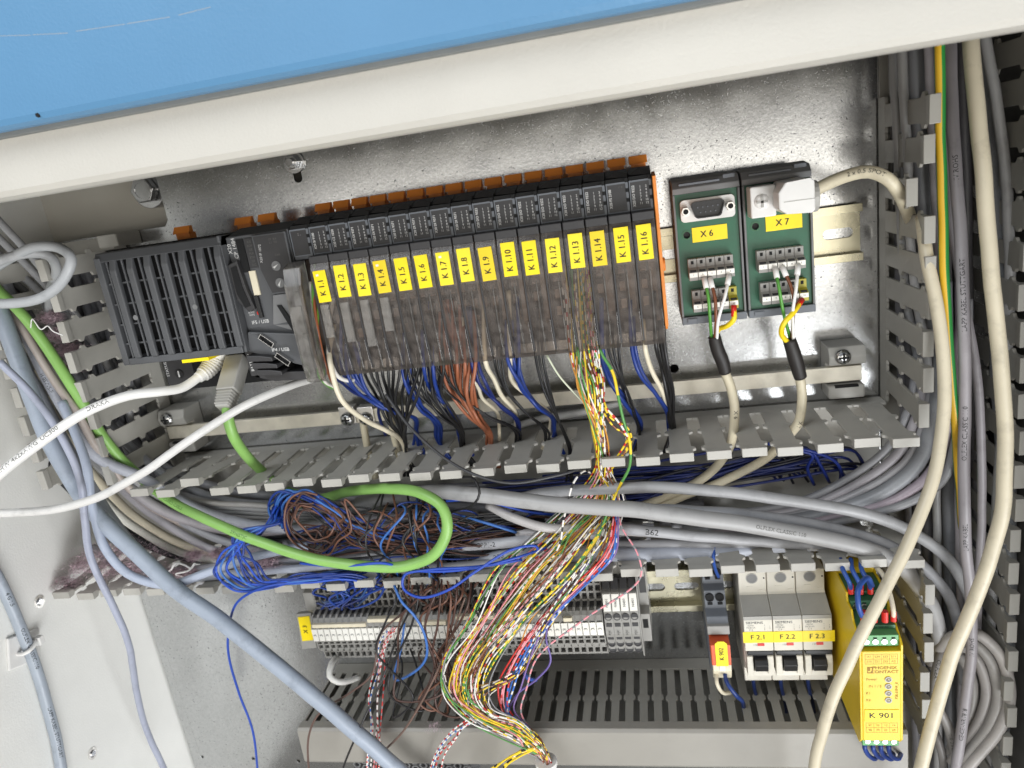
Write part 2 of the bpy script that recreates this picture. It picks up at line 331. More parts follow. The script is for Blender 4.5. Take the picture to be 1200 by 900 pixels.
build('scratch', sc, G['lgrey'], hood); p_ = at(47, 143, 186); build('paint_chip', MB().cyl((p_[0], 117.2), 1.0, 184, 186.5, 7), G['dark'], hood)
# mounting plate with its cut corner and slots
def slot(cx, cz, w, h, n=8):
    r = h / 2; a = []
    for i in range(n + 1): t = -math.pi / 2 + math.pi * i / n; a.append((cx + w / 2 - r + r * math.cos(t), cz + r * math.sin(t)))
    for i in range(n + 1): t = math.pi / 2 + math.pi * i / n; a.append((cx - w / 2 + r + r * math.cos(t), cz + r * math.sin(t)))
    return a
def vslot(cx, cz, w, h): return [(cx + (z - cz), cz + (x - cx)) for x, z in slot(cx, cz, h, w)]
def circ(cx, cz, r, n=14): return [(cx + r * math.cos(2 * math.pi * i / n), cz + r * math.sin(2 * math.pi * i / n)) for i in range(n)]
plate = [(-366.5, -470), (330, -470), (330, 131), (-247, 131), (-247, 69), (-250, 65), (-366.5, 65)]
mp = MB().prism(plate, -2, 0, 'd', [vslot(-140.3, 88, 6, 15), circ(101.5, -77.8, 3.0), circ(*at(237, 887, 0)[:2], 1.4), circ(*at(297, 889, 0)[:2], 1.6), circ(*at(350, 892, 0)[:2], 1.8)])
tag(build('mounting_plate', mp, G['galv'], bevel=0.4), 'galvanised steel mounting plate with a cut corner behind all the devices', 'mounting plate')
b = thing('plate_bolt', 'small zinc bolt and washer in a slot above the black module row', 'bolt', (-140.3, 94, 0))
build('washer', MB().ring((-140.3, 94), 3, 7.5, 0.1, 1.6), G['steel'], b, 0.2)
build('nut', MB().cyl((-140.3, 94), 5.2, 1.6, 6, 6), G['steel'], b, 0.5)
build('stud', MB().cyl((-140.3, 94), 2.9, 6, 9, 14), G['steel'], b, 0.3)
b = thing('hex_bolt', 'large zinc hex bolt and washer beside the cut corner of the plate', 'bolt', (-262, 92, -20))
build('washer', MB().ring((-262, 92), 4, 13, -25.8, -8), G['steel'], b, 0.5)
build('bolt_head', MB().cyl((-262, 92), 9.6, -8, -1, 6).add([], []), G['steel'], b, 1.0)
hb = MB().ring((-262, 92), 5.5, 7.6, -1, -0.7); build('head_marking', hb, G['steel'], b)
build('slot_recess', MB().prism(slot(-249.5, 90, 9, 8), -25.9, -20, 'd'), G['dark'], b)
for n_, (px, py) in enumerate(((46, 705), (108, 883))):
    p = atx(px, py, XW); q = thing('wall_screw', ('small zinc screw in the white side wall above the cable tie mount', 'small zinc screw low in the white side wall beside the thin grey cable')[n_], 'screw', p)
    build('head', MB().cyl((p[1], p[2]), 3.3, XW + .1, XW + 1.6, 14, axis='x', r2=2.2), G['steel'], q, 0.2)
    build('washer', MB().cyl((p[1], p[2]), 4.6, XW + .05, XW + .5, 16, axis='x'), G['nickel'], q)
# ------------------------------------------------------------------ rails
def din_rail(name, label, zc, x0, x1, slots):
    r = thing(name, label, 'rail', ((x0 + x1) / 2, zc, 0))
    t = 1.0; prof = lambda s: [(0.2, zc), (0.2, zc + s * 13.5), (6.6, zc + s * 13.5), (6.6, zc + s * 17.5), (7.6, zc + s * 17.5), (7.6, zc + s * 12.5), (1.2, zc + s * 12.5), (1.2, zc)]
    for s in (1, -1):
        build('flange', MB().prism([(1.3, zc + s * 12.4), (1.3, zc + s * 13.4), (6.6, zc + s * 13.4), (6.6, zc + s * 17.5), (7.6, zc + s * 17.5), (7.6, zc + s * 12.4)], x0, x1), G['zinc'], r, 0.25)
    w = MB().prism([(x0, zc - 13.4), (x1, zc - 13.4), (x1, zc + 13.4), (x0, zc + 13.4)], 0.25, 1.25, 'd', [slot(s, zc, 18, 6.2) for s in slots])
    build('web', w, G['zinc'], r, 0.15); return r
din_rail('din_rail', 'zinc rail carrying the black modules and the green boards', 0, -262, 221, [208, 183, 158, 108])
din_rail('din_rail', 'zinc rail carrying the terminal blocks and breakers below the open duct', -246, -190, 225, [72, 97, 122, 147])
b = thing('rail_screw', 'dark screw head on the rail at the right edge of the X7 board', 'screw', (185, 2, 2)); build('head', MB().ring((185, 1), 2.6, 6.2, 1.4, 4.4), G['plcl'], b, .4); build('drive_recess', MB().cyl((185, 1), 2.6, 1.4, 2.2), G['dark'], b)
# ------------------------------------------------------------------ earth bar and its holders
tag(build('earth_bar', MB().box(-283, 216.8, -92.2, -82.2, 12, 16), G['bar'], bevel=0.3), 'long flat tinned bar running above the slotted duct', 'bar')
def holder(cx, s, label):
    h = thing('bar_holder', label, 'bar holder', (cx, -84, 0))
    build('block', MB().prism([(0, -94), (11.8, -94), (11.8, -80), (21, -80), (23, -74), (20, -68), (0, -68)], cx - 11, cx + 11), G['lgrey'], h, 0.8)
    build('lower_jaw', MB().box(cx - 11, cx + 11, -103, -94.2, 0, 19), G['lgrey'], h, 1.5)
    build('key_slot', MB().box(cx - 7, cx + 7, -95.4, -94.1, 16.1, 19.2), G['dark'], h)
    sc = build('screw', MB().dome((cx - 3 * s, -74), 5, 23.0, 3), G['steel'], h)
    build('screw_cross', MB().box(cx - 3 * s - .6, cx - 3 * s + .6, -77, -71, 25.4, 26.25).box(cx - 3 * s - 3, cx - 3 * s + 3, -74.6, -73.4, 25.4, 26.2), G['dark'], sc)
holder(207, 1, 'grey bar holder with cross head screw at the right end of the bar')
holder(-272, 1, 'grey bar holder with round screw beside the left slotted duct')
for i, (px, py, lb) in enumerate(((405, 493, 'left of two cross head clamp screws on the bar under the modules'), (427, 493, 'right of two cross head clamp screws on the bar under the modules'))):
    p = at(px, py, 22); q = thing('clamp_screw', lb, 'screw', p)
    build('saddle', MB().box(p[0] - 6, p[0] + 6, p[1] - 4, p[1] + 9, 10, 18), G['nickel'], q, .5)
    hd = build('head', MB().dome((p[0], p[1]), 5.2, 19, 3), G['steel'], q); build('cross_recess', MB().box(p[0] - .6, p[0] + .6, p[1] - 3, p[1] + 3, 21.4, 22.2).box(p[0] - 3, p[0] + 3, p[1] - .6, p[1] + .6, 21.4, 22.2), G['dark'], hd)
    build('shank', MB().cyl((p[0], p[1]), 3, 0, 19), G['steel'], q)
# ------------------------------------------------------------------ slotted wiring ducts
FHALF = [(12.8, 9.95), (14.4, 9.95), (14.6, 6.3), (36.2, 6.3), (37.0, 7.6), (37.8, 8.9), (40.8, 8.9), (41.6, 7.6), (42.4, 6.3), (65.5, 6.3), (66.6, 7.4), (67.6, 9.0), (70.2, 9.0), (71.2, 7.4), (72.4, 6.9), (82, 6.9)]
def finger_mb():
    out = [(w, d) for d, w in FHALF] + [(-w, d) for d, w in reversed(FHALF)]
    m = MB().prism([(x, d) for x, d in out], -0.9, 0.9, 'z')
    return m.prism([(76.5, 0.9), (78, 2.6), (82.6, 2.9), (82.6, -2.6), (78, -2.4), (76.5, -0.9)], -7.0, 7.0)     # rolled lip
FM = {}
def finger(parent, origin, run, up, m, tilt=0.0, vary=0.012):
    k = m.name
    if k not in FM:
        tmp = build('finger', finger_mb(), m, None, 0.35, loc=(0, 0, 0)); FM[k] = tmp.data; bpy.data.objects.remove(tmp)
    o = bpy.data.objects.new('finger', FM[k]); COL.objects.link(o); o.parent = parent
    b = o.modifiers.new('edge', 'BEVEL'); b.width = 0.35 * MM; b.segments = 2; b.limit_method = 'ANGLE'; b.angle_limit = math.radians(40)
    R = V(run).normalized(); D = V((0, 0, 1)); Z = V(up).normalized()
    mt = Matrix.Identity(4)
    for i in range(3): mt[i][0] = R[i]; mt[i][1] = -D[i]; mt[i][2] = Z[i]     # local x run, local -y out, local z normal
    rt = Matrix.Rotation(tilt + random.gauss(0, vary), 4, 'X') @ Matrix.Rotation(random.gauss(0, vary * .6), 4, 'Z')
    pv = Matrix.Translation((0, -13 * MM, 0)); mt = mt @ pv @ rt @ pv.inverted()
    mt.translation = mt.translation + (V(origin) - V(ORG[parent.name])) * MM
    o.matrix_basis = mt; ORG[o.name] = ORG[parent.name]; return o
def run_fingers(parent, p0, axis, n, pitch, up, m, skip=(), tilts={}):
    for i in range(n):
        if i in skip: continue
        q = list(p0); q[axis] += pitch * i; r = [0, 0, 0]; r[axis] = 1 if pitch > 0 else -1
        if axis == 1: r = [0, 1, 0]
        else: r = [1, 0, 0]
        finger(parent, q, r, up, m, tilts.get(i, 0))
D = thing('wiring_duct', 'long horizontal slotted grey duct with its lid off, packed with cables', 'wiring duct', (-60, -147, 0))
build('duct_floor', MB().box(-360, 231, ZL, ZM, 0.3, 2.3), G['duct'], D)
build('upper_wall', MB().box(-276, 231.4, ZM - .9, ZM + .9, 2.3, 13), G['duct'], D)
build('lower_wall', MB().box(-366, 232, ZL - .9, ZL + .9, 2.3, 13), G['duct'], D)
run_fingers(D, (-265.5, ZM, 0), 0, 25, 20.3, (0, 1, 0), G['duct'], tilts={2: -0.09, 0: -.03})
run_fingers(D, (-356, ZL, 0), 0, 30, 20.0, (0, -1, 0), G['duct'])
D = thing('wiring_duct', 'upright slotted grey duct left of the black controller', 'wiring duct', (-312, -20, 0))
build('duct_floor', MB().box(-338, XL, -112, 64, 0.3, 2.3), G['duct'], D)
build('inner_wall', MB().box(XL - .9, XL + .9, -112, 64, 2.3, 13), G['duct'], D)
build('outer_wall', MB().box(-338.9, -337.1, -112, 64, 2.3, 13), G['duct'], D)
build('end_cap', MB().box(XL - 2, XL + 14, 56, 65, 0.3, 26), G['duct'], D, .8)
run_fingers(D, (XL, 48.5, 0), 1, 8, -20.3, (1, 0, 0), G['duct'])
run_fingers(D, (-338, 48.5, 0), 1, 8, -20.3, (-1, 0, 0), G['duct'])
D = thing('wiring_duct', 'upright slotted grey duct along the right edge full of cables', 'wiring duct', (252, -100, 0))
build('duct_floor', MB().box(XR, 278, -430, 128, 0.3, 2.3), G['duct2'], D)
build('inner_wall', MB().box(XR - .9, XR + .9, ZM + 1.2, 76, 2.3, 13), G['duct2'], D)
build('inner_wall', MB().box(XR - .9, XR + .9, -430, ZL - 1.2, 2.3, 13), G['duct2'], D)
build('outer_wall', MB().box(278.1, 279.9, -430, 128, 2.3, 13), G['duct2'], D)
run_fingers(D, (XR, 65.5, 0), 1, 9, -20.0, (-1, 0, 0), G['duct2'], tilts={2: -.13})
run_fingers(D, (XR + 1, -206, 0), 1, 6, -20.3, (-1, 0, 0), G['duct2'])
run_fingers(D, (279, 106, 0), 1, 24, -20.0, (1, 0, 0), G['duct2'])
# closed duct at the bottom
D = thing('wiring_duct', 'closed horizontal slotted grey duct with its lid on at the bottom', 'wiring duct', (0, -325, 0))
zc = -309.5
build('slotted_wall', MB().box(-196, 222, zc - 1.6, zc, 0.3, 12), G['duct2'], D)
fp = [(-2.9, 12), (2.9, 12), (2.9, 40), (4.3, 41.5), (4.3, 45), (2.9, 46.5), (2.9, 70), (4.9, 72), (4.9, 76), (-4.9, 76), (-4.9, 72), (-2.9, 70), (-2.9, 46.5), (-4.3, 45), (-4.3, 41.5), (-2.9, 40)]
f0 = None
for i in range(42):
    x = -191 + 10 * i
    if f0 is None: f0 = build('finger', MB().prism([(x + u, w) for u, w in fp], zc - 1.6, zc, 'z'), G['duct2'], D, .3)
    else:
        c = dup(f0, parent=D); c.location = Vector((10 * i * MM, 0, random.gauss(0, .0003)))
build('lid', MB().prism([(70, -306.8), (77, -306.8), (79, -309), (79.5, -335), (77, -338.5), (70, -338.5), (70, -336.5), (76.5, -336.5), (77.4, -334), (77.2, -310), (76, -308.7), (70, -308.7)], -197, 224), G['lid'], D, .5)
build('end_cap', MB().box(-197.6, -196.2, -337, -309.8, 0.3, 76), G['lid'], D)
build('far_wall', MB().box(-196, 222, -338, -336.6, 0.3, 70), G['duct2'], D)
build('duct_floor', MB().box(-196, 222, -336.4, -311.3, 0.3, 2), G['duct2'], D)
# a strip of more terminals under the lid
tl = thing('terminal_strip', 'dark row of honeycomb terminals just below the closed duct', 'terminal strip', (-100, -352, 0))
build('body', MB().box(-178, -80, -392, -345, 4, 46), G['plcd'], tl, .4)
hx = MB()
for i in range(14):
    for j in range(4): hx.ring((-174 + i * 7, -347.5 - j * 7 - (i % 2) * 3.2), 2.2, 3.4, 46, 48, 6)
build('honeycomb_grid', hx, G['plcl'], tl)
# ================================================================== controller
XA, XB = -246.0, -158.5
cpu = thing('controller', 'anthracite controller with ribbed ventilation grille at the left of the row', 'controller', (-182, 0, 8))
build('housing', MB().prism([(8, -46), (50, -46), (50, -18), (66, -17), (66, 50), (40, 50), (40, 46), (8, 46)], XA + 1, XB), G['dark'], cpu, .5)
build('grille_rim', MB().box(XA, XA + 4.5, -18, 51, 30, 85).box(XB - 2, XB, -18, 54, 30, 84).box(XA + 4.5, XB - 2, -18.2, -13.8, 70, 85).prism([(70, 48), (85, 48), (82, 53.5), (60, 54.5), (60, 51)], XA, XB), G['plc'], cpu, .6)
x = XA + 4.5 + 5.6; i = 0
while x < XB - 4:
    build('grille_slat', MB().prism([(84, -14), (86, -14), (86.6, -10), (86.6, 42), (84.4, 49), (82.6, 49)], x, x + 4.7), G['plc'], cpu, .9)
    if x + 8.9 < XB - 3: build('grille_rib', MB().box(x + 7.75, x + 8.85, -13.8, 48, 82.6, 84), G['plc'], cpu, .2)
    x += 12.05; i += 1
build('grille_rib', MB().box(XA + 7, XA + 8.1, -13.8, 48, 82.6, 84), G['plc'], cpu, .2)
for z in (-4.5, 8, 21, 34): build('grille_crossbar', MB().box(XA + 4.5, XB - 2, z - .5, z + .5, 81.6, 83), G['plc'], cpu)
rg = MB()
for k in range(16): rg.prism([(30, 50.2), (60, 54.6), (76, 54.6), (60, 50.2)], XA + 2 + k * 5.4, XA + 4.2 + k * 5.4)
build('top_fins', rg, G['plcd'], cpu)
for xx in (-232.5, -184): build('slat_dimple', MB().cyl((xx if xx > -200 else -226.5, 14 if xx > -200 else 12), 1.7, 86.5, 86.9), G['plcl'], cpu, .2)
build('yellow_clip', MB().box(-204.5, -185.5, -20.6, -18.4, 66, 84.5), G['yellow'], cpu, .2)
st = build('status_panel', MB().box(-243, -221.5, -42, -18.5, 8, 52), G['plcd'], cpu, .3)
lettering(st, 'STATUS', 3.0, (-241.2, -30, 52.15), G['paleink'], (0, 1, 0), (-1, 0, 0))
build('rotary_dial', MB().cyl((-232.5, -34), 3.2, 52, 52.9, 12), G['black'], st, .2); build('dial_mark', MB().box(-233, -232, -36.2, -31.8, 52.9, 53.1), G['paleink'], st)
# right half: card door, interface module, USB and battery lid
body = MB().prism([(8, -46), (48, -46), (48, -20), (74, -16), (78, -4), (78, 52), (60, 56), (40, 56), (40, 48), (8, 48)], XB + .3, -117)
build('front_body', body, G['plc'], cpu, .6)
build('card_slot', MB().box(-151.5, -146.8, 30, 50, 78, 78.8), G['dark'], cpu)
door = build('card_door', MB().prism([(-158.6, 36), (-152, 38), (-150, 20), (-147.5, 8), (-152, 6), (-158.2, 14)], 78, 82, 'd'), G['plcd'], cpu, .5)
build('door_recess', MB().prism([(-156.8, 34), (-153, 35), (-152.2, 22), (-149.8, 10), (-153.6, 9), (-156.8, 18)], 82, 82.4, 'd'), G['dark'], door)
lettering(cpu, 'X20', 3.6, (-156.8, 45, 78.2), G['paleink'], (0, 1, 0), (-1, 0, 0)); lettering(cpu, 'CP 1484', 3.6, (-153.4, 45, 78.2), G['paleink'], (0, 1, 0), (-1, 0, 0))
led = build('led_panel', MB().prism([(-146.4, 32), (-140, 32), (-139.3, 50), (-146, 50)], 78, 78.9, 'd'), G['plcd'], cpu, .2)
for k, s in enumerate(('R/E', 'RDY', 'S/E', 'PLK', 'ETH', 'CF', 'DC')): lettering(led, s, 1.9, (-142.8, 47.6 - k * 2.3, 79.05), G['grayink'])
build('memory_card', MB().box(-147.6, -143.4, 15.5, 30.5, 77.9, 79.2), G['cream'], cpu, .2)
build('card_lever', MB().prism([(-147.8, 15), (-145, 15), (-144.6, 1.5), (-147, 1.5)], 78, 80.4, 'd'), G['black'], cpu, .3)
build('reset_button', MB().cyl((-147.2, 4.6), 1.4, 78, 79.4), G['red'], cpu, .2)
lettering(cpu, 'RUN', 1.6, (-147.6, 8.4, 78.15), G['paleink']); lettering(cpu, 'BOOT\nDIAG', 1.5, (-152.6, 4.5, 78.15), G['paleink'])
lettering(cpu, 'IF5 / USB', 3.1, (-148.2, -1.2, 78.2), G['paleink'])
im = build('interface_module', MB().prism([(-139.4, 51), (-117.3, 51), (-117.6, 15), (-134.6, 15), (-139, 30)], 78, 81.2, 'd'), G['plc'], cpu, .4)
build('printed_panel', MB().prism([(-138.2, 50), (-118.4, 50), (-118.8, 16), (-134, 16), (-138, 30.5)], 81.2, 81.5, 'd'), G['plcd'], im)
lettering(im, 'X20 IF 1072', 2.2, (-135.6, 40, 81.7), G['paleink'], (.12, 1, 0), (-1, .12, 0)); lettering(im, 'ST  RX\nL1  TX', 1.8, (-126, 46.5, 81.7), G['grayink']); lettering(im, 'CAN', 1.6, (-125, 38, 81.7), G['grayink'])
for z, a in ((31.7, .5), (21.4, 1.0)):
    k = build('rotary_switch', MB().ring((-127.3, z), 2.0, 2.9, 81.5, 82.1).cyl((-127.3, z), 2.0, 81.5, 81.8), G['plcl'], im)
    build('arrow', MB().prism([(-127.3 + math.cos(a) * 1.9, z + math.sin(a) * 1.9), (-127.3 - math.cos(a) * 1.9 - .5, z - math.sin(a) * 1.9 + .5), (-127.3 - math.cos(a) * 1.9 + .5, z - math.sin(a) * 1.9 - .5)], 82.2, 82.4, 'd'), G['paleink'], k)
build('sloped_cover', MB().hexa([(-134.5, 14.5, 81), (-117.6, 14.5, 81), (-117.6, -14, 76), (-140.5, -4, 78)], [(-134.5, 14.5, 60), (-117.6, 14.5, 60), (-117.6, -14, 60), (-140.5, -4, 60)]), G['plcl'], cpu, .5)
build('cover_notch', MB().prism([(-133.4, 8), (-130.5, 8), (-122, -12), (-124, -16)], 80.2, 80.8, 'd'), G['dark'], cpu)
def usb(cx, cz, d):
    a = math.radians(-42); u = (math.cos(a), math.sin(a)); w = (-u[1], u[0])
    q = lambda s, t: (cx + u[0] * s + w[0] * t, cz + u[1] * s + w[1] * t)
    s = build('usb_socket', MB().prism([q(-5.2, -1.8), q(5.2, -1.8), q(5.2, 1.8), q(-5.2, 1.8)], d - 6, d, 'd', [[q(-4.7, -1.35), q(4.7, -1.35), q(4.7, 1.35), q(-4.7, 1.35)]]), G['steel'], cpu)
    build('usb_tongue', MB().prism([q(-4.6, -1.3), q(4.6, -1.3), q(4.6, 1.3), q(-4.6, 1.3)], d - 5, d - 3, 'd'), G['dark'], s)
lw = build('lower_body', MB().hexa([(-157, -6, 81), (-117, -12, 80), (-117, -36, 76), (-160, -19, 80)], [(-157, -6, 40), (-117, -12, 40), (-117, -40, 40), (-160, -22, 40)]), G['plc'], cpu, .8)
usb(-144.5, -12.6, 83.5); usb(-137, -25.4, 82.5)
lettering(cpu, 'IF4 / USB', 3.1, (-137.4, -19.4, 81.4), G['paleink'], (1, -.06, 0), (.06, 1, 0))
for k in range(3):
    z = -20.5 - 5.2 * k
    build('battery_rib', MB().prism([(-160 + k, z), (-150 + k, z - 1), (-143 + k, z - 2.5), (-143 + k, z - 5.2), (-150 + k, z - 4.6), (-160 + k, z - 4)], 60, 84 - 2 * k, 'd'), G['plcd'], cpu, .6)
build('battery_lid', MB().prism([(-166.5, -17), (-160.5, -18), (-160, -38), (-150, -41), (-118, -42), (-118, -37), (-148, -35), (-156, -34), (-166, -36)], 46, 74, 'd'), G['plcd'], cpu, .5)
lettering(cpu, 'BATTERY', 2.8, (-163.6, -27, 74.3), G['paleink'], (0, 1, 0), (-1, 0, 0))
def latch(parent, xc, w=10.6, z=59.4):
    build('release_latch', MB().hexa([(xc - w / 2, z + 4.6, 37), (xc + w / 2, z + 4.6, 37), (xc + w / 2, z, 40), (xc - w / 2, z, 40)], [(xc - w / 2, z + 4.6, 34), (xc + w / 2, z + 4.6, 34), (xc + w / 2, z, 34), (xc - w / 2, z, 34)]).box(xc - w / 2 + 1, xc + w / 2 - 1, 44, z + .2, 30, 38), G['orange'], parent, .4)
for xc in (-212.5, -167, -150): latch(cpu, xc, 12, 58.2)
# ================================================================== I/O modules
K0 = -97.5; PIT = 12.5
NAMES = ['SI 9100', 'CS 1020', 'DI 9371', 'DI 9371', 'DI 9371', 'DI 9371', 'DI 9371', 'DI 9371', 'DO 9322', 'DO 9322', 'DO 9322', 'DO 9322', 'DO 9322', 'DO 9322', 'PS 2100', 'DO 9322']
def module_core(root, c):
    build('bus_base', MB().prism([(8, -45), (22, -45), (22, 52), (34, 54), (34, 46), (8, 46)], c - 6.1, c + 6.1), G['plcd'], root, .3)
    latch(root, c)
    em = build('electronics_module', MB().prism([(22, 33), (78.4, 33), (78.4, 50.6), (75.5, 53), (69, 53), (69, 55), (62, 57.5), (40, 55.5), (36, 50), (22, 50)], c - 6.1, c + 6.1), G['plc'], root, .35)
    build('ridge', MB().hexa([(c - 5.8, 54, 74), (c, 57.6, 70), (c + 6, 55.2, 73), (c + 6, 53.2, 75.5)], [(c - 5.8, 53, 66), (c, 56, 62), (c + 6, 54.6, 64), (c + 6, 53, 66)]), G['plcd'], em, .3)
    fr = build('face_frame', MB().prism([(c - 5.9, 35.0), (c + 6.0, 35.0), (c + 6.0, 51), (c - 5.9, 51)], 78.4, 78.8, 'd', [[(c - 5.3, 35.6), (c + 4.7, 35.6), (c + 4.7, 50.1), (c - 5.3, 50.1)]]), G['tgrey2'], em)
    pn = build('printed_face', MB().box(c - 5.4, c + 4.9, 35.5, 50.2, 78.4, 78.6), G['plcd'], em)
    for z in (51.6, 46.4, 41.2): build('notch', MB().box(c + 4.5, c + 6.15, z - 1.0, z + 1.0, 78.4, 79.0), G['dark'], em)
    return em, pn
tb_prof = [(22, 33), (66, 32), (70, 10), (69, -22), (62, -29), (22, -31)]
cv_prof = [(68.5, 32.6), (86, 32.6), (88.4, 26), (88.6, 8), (87.6, -18), (84.6, -36), (82, -39.6), (70.5, -40), (69, -30), (71, 10)]
proto = None
pw = thing('supply_module', 'unlabelled dark module with its smoked cover swung open beside K 1.1', 'module', (-110, 0, 8))
em, pn = module_core(pw, -110)
lettering(pn, ': .', 2.5, (-110, 48, 78.8), G['paleink'])
build('terminal_core', MB().prism(tb_prof, -115.9, -105.5), G['inner'], pw, .3)
sw = [(86, 33), (94, 30), (97, 20), (98, 0), (97, -24), (95, -38), (91, -40), (88, -34), (89, 0), (86, 26)]
cv = build('hinged_cover', MB().prism(sw, -117.4, -106.6), G['smoke2'], pw, .4)
build('cover_rib', MB().prism([(94, 29), (97.6, 20), (98.6, 0), (97.6, -24), (95.6, -38), (94, -38), (96, -24), (96.5, 0), (95.5, 20), (92, 28)], -108.1, -106.4), G['smoke'], cv)
build('blank_label', MB().box(-115.4, -109.2, -36, 8, 97.5, 98.4), G['smoke2'], cv)
LBL = ['with green and brown wires showing at its left edge', 'over cream and blue wires', 'third from the left', 'with a worn white fleck on its tag', 'left of the tag K 1.6', 'sixth from the left', 'over the left half of the orange wires', 'over the right half of the orange wires', 'between tags K 1.8 and K 1.10', 'over thick blue and cream wires', 'in the gap between cream and black wires', 'over pale striped wires', 'from which striped multicoloured wires hang', 'over yellow and green striped wires', 'second from the orange end plate', 'next to the orange end plate']
for k in range(16):
    c = K0 + PIT * k; lab = 'slim module tagged K 1.%d, ' % (k + 1) + LBL[k]
    r = thing('io_module', lab, 'module', (c, 0, 8), 'slim modules in a row on the upper rail')
    em, pn = module_core(r, c)
    lettering(pn, 'X20 ' + NAMES[k], 2.1, (c - 3.9, 42.8, 78.75), G['paleink'], (0, 1, 0), (-1, 0, 0), .92, bold=.05)
    if 'PS' not in NAMES[k]:
        lettering(pn, '\n'.join('%d' % (2 * j + 1) for j in range(6)), 1.75, (c - .2, 42.9, 78.75), G['paleink']); lettering(pn, '\n'.join('%d' % (2 * j + 2) for j in range(6)), 1.75, (c + 2.9, 42.9, 78.75), G['paleink'])
    else: lettering(pn, 'r e', 1.9, (c + 2, 48.6, 78.75), G['grayink'])
    tc_ = build('terminal_core', MB().prism(tb_prof, c - 5.6, c + 5.6), G['inner'], r, .3)
    cg = MB()
    for j in range(5):
        cg.box(c - 4.2, c - 1.0, 24 - j * 10 - 3, 24 - j * 10 + 2.4, 66, 70.6)
    cg.prism([(60, 30), (68, 30), (71.8, 10), (71, -20), (64, -30), (60, -30)], c + .6, c + 4.4)
    build('clamp_grid', cg, G['clamp'], tc_)
    cv = build('smoked_cover', MB().prism(cv_prof, c - 6.0, c + 6.0), G['smoke'], r, .35)
    build('cover_edge', MB().prism([(84, 32), (88.7, 26), (88.9, 8), (87.9, -18), (84.9, -36), (82, -36), (85, -18), (86, 8), (85.6, 26)], c - 6.12, c - 5.3), G['plcd'], cv)
    build('cover_fin', MB().prism([(88.4, 5), (89.6, 3), (88.8, -18), (86.2, -34), (85, -36), (87.2, -18)], c + .8, c + 1.5), G['smoke2'], cv)
    if k in (0, 1, 2, 3): build('blank_insert', MB().box(c - 4.2, c + 1.2, -14 - k % 3 * 4, 6, 88.62, 88.9), G['smoke2'], cv)
    build('hinge_band', MB().box(c - 5.9, c + 5.9, 30.2, 34.6, 78.8, 87.4), G['plcd'], cv, .5)
    t = build('tag', MB().prism([(c - 3.95, 8.6), (c + 3.95, 8.6), (c + 3.95, 27.4), (c - 3.95, 27.4)], 88.65, 89.0, 'd'), G[('yellow', 'yellow2', 'yellow3', 'yellow', 'yellow3')[k * 7 % 5]], r)
    bv = t.modifiers.new('edge', 'BEVEL'); bv.width = .0012; bv.segments = 3; bv.limit_method = 'ANGLE'; bv.affect = 'EDGES'; bv.width = .0003
    dx = random.uniform(-.25, .25); t.location = Vector((dx * MM, 0, (random.uniform(-.7, .7) - (1.2 if k < 1 else 0)) * MM)); t.rotation_euler = (0, random.gauss(0, .012), 0)
    lettering(t, 'K 1.%d' % (k + 1), 5.0, (c, 17.4, 89.1), G['ink'], (0, 1, 0), (-1, 0, 0), .92, bold=.09)
    if k in (0, 3, 6): build('worn_fleck', MB().box(c - 2.2, c - .6, 24.2, 25.4, 89.02, 89.08), G['white2'], t)
ep = thing('end_plate', 'thin orange end plate closing the right end of the module row', 'end plate', (97.2, 10, 40))
build('plate_body', MB().prism([(10, -36), (62, -36), (66, -30), (82, -30), (82, 52), (60, 54), (10, 50)], 96.55, 98.4), G['orange'], ep, .3)
build('foot', MB().cyl((0, 46), 4, 98.4, 100.4, 14, axis='x'), G['orange'], ep, .4)
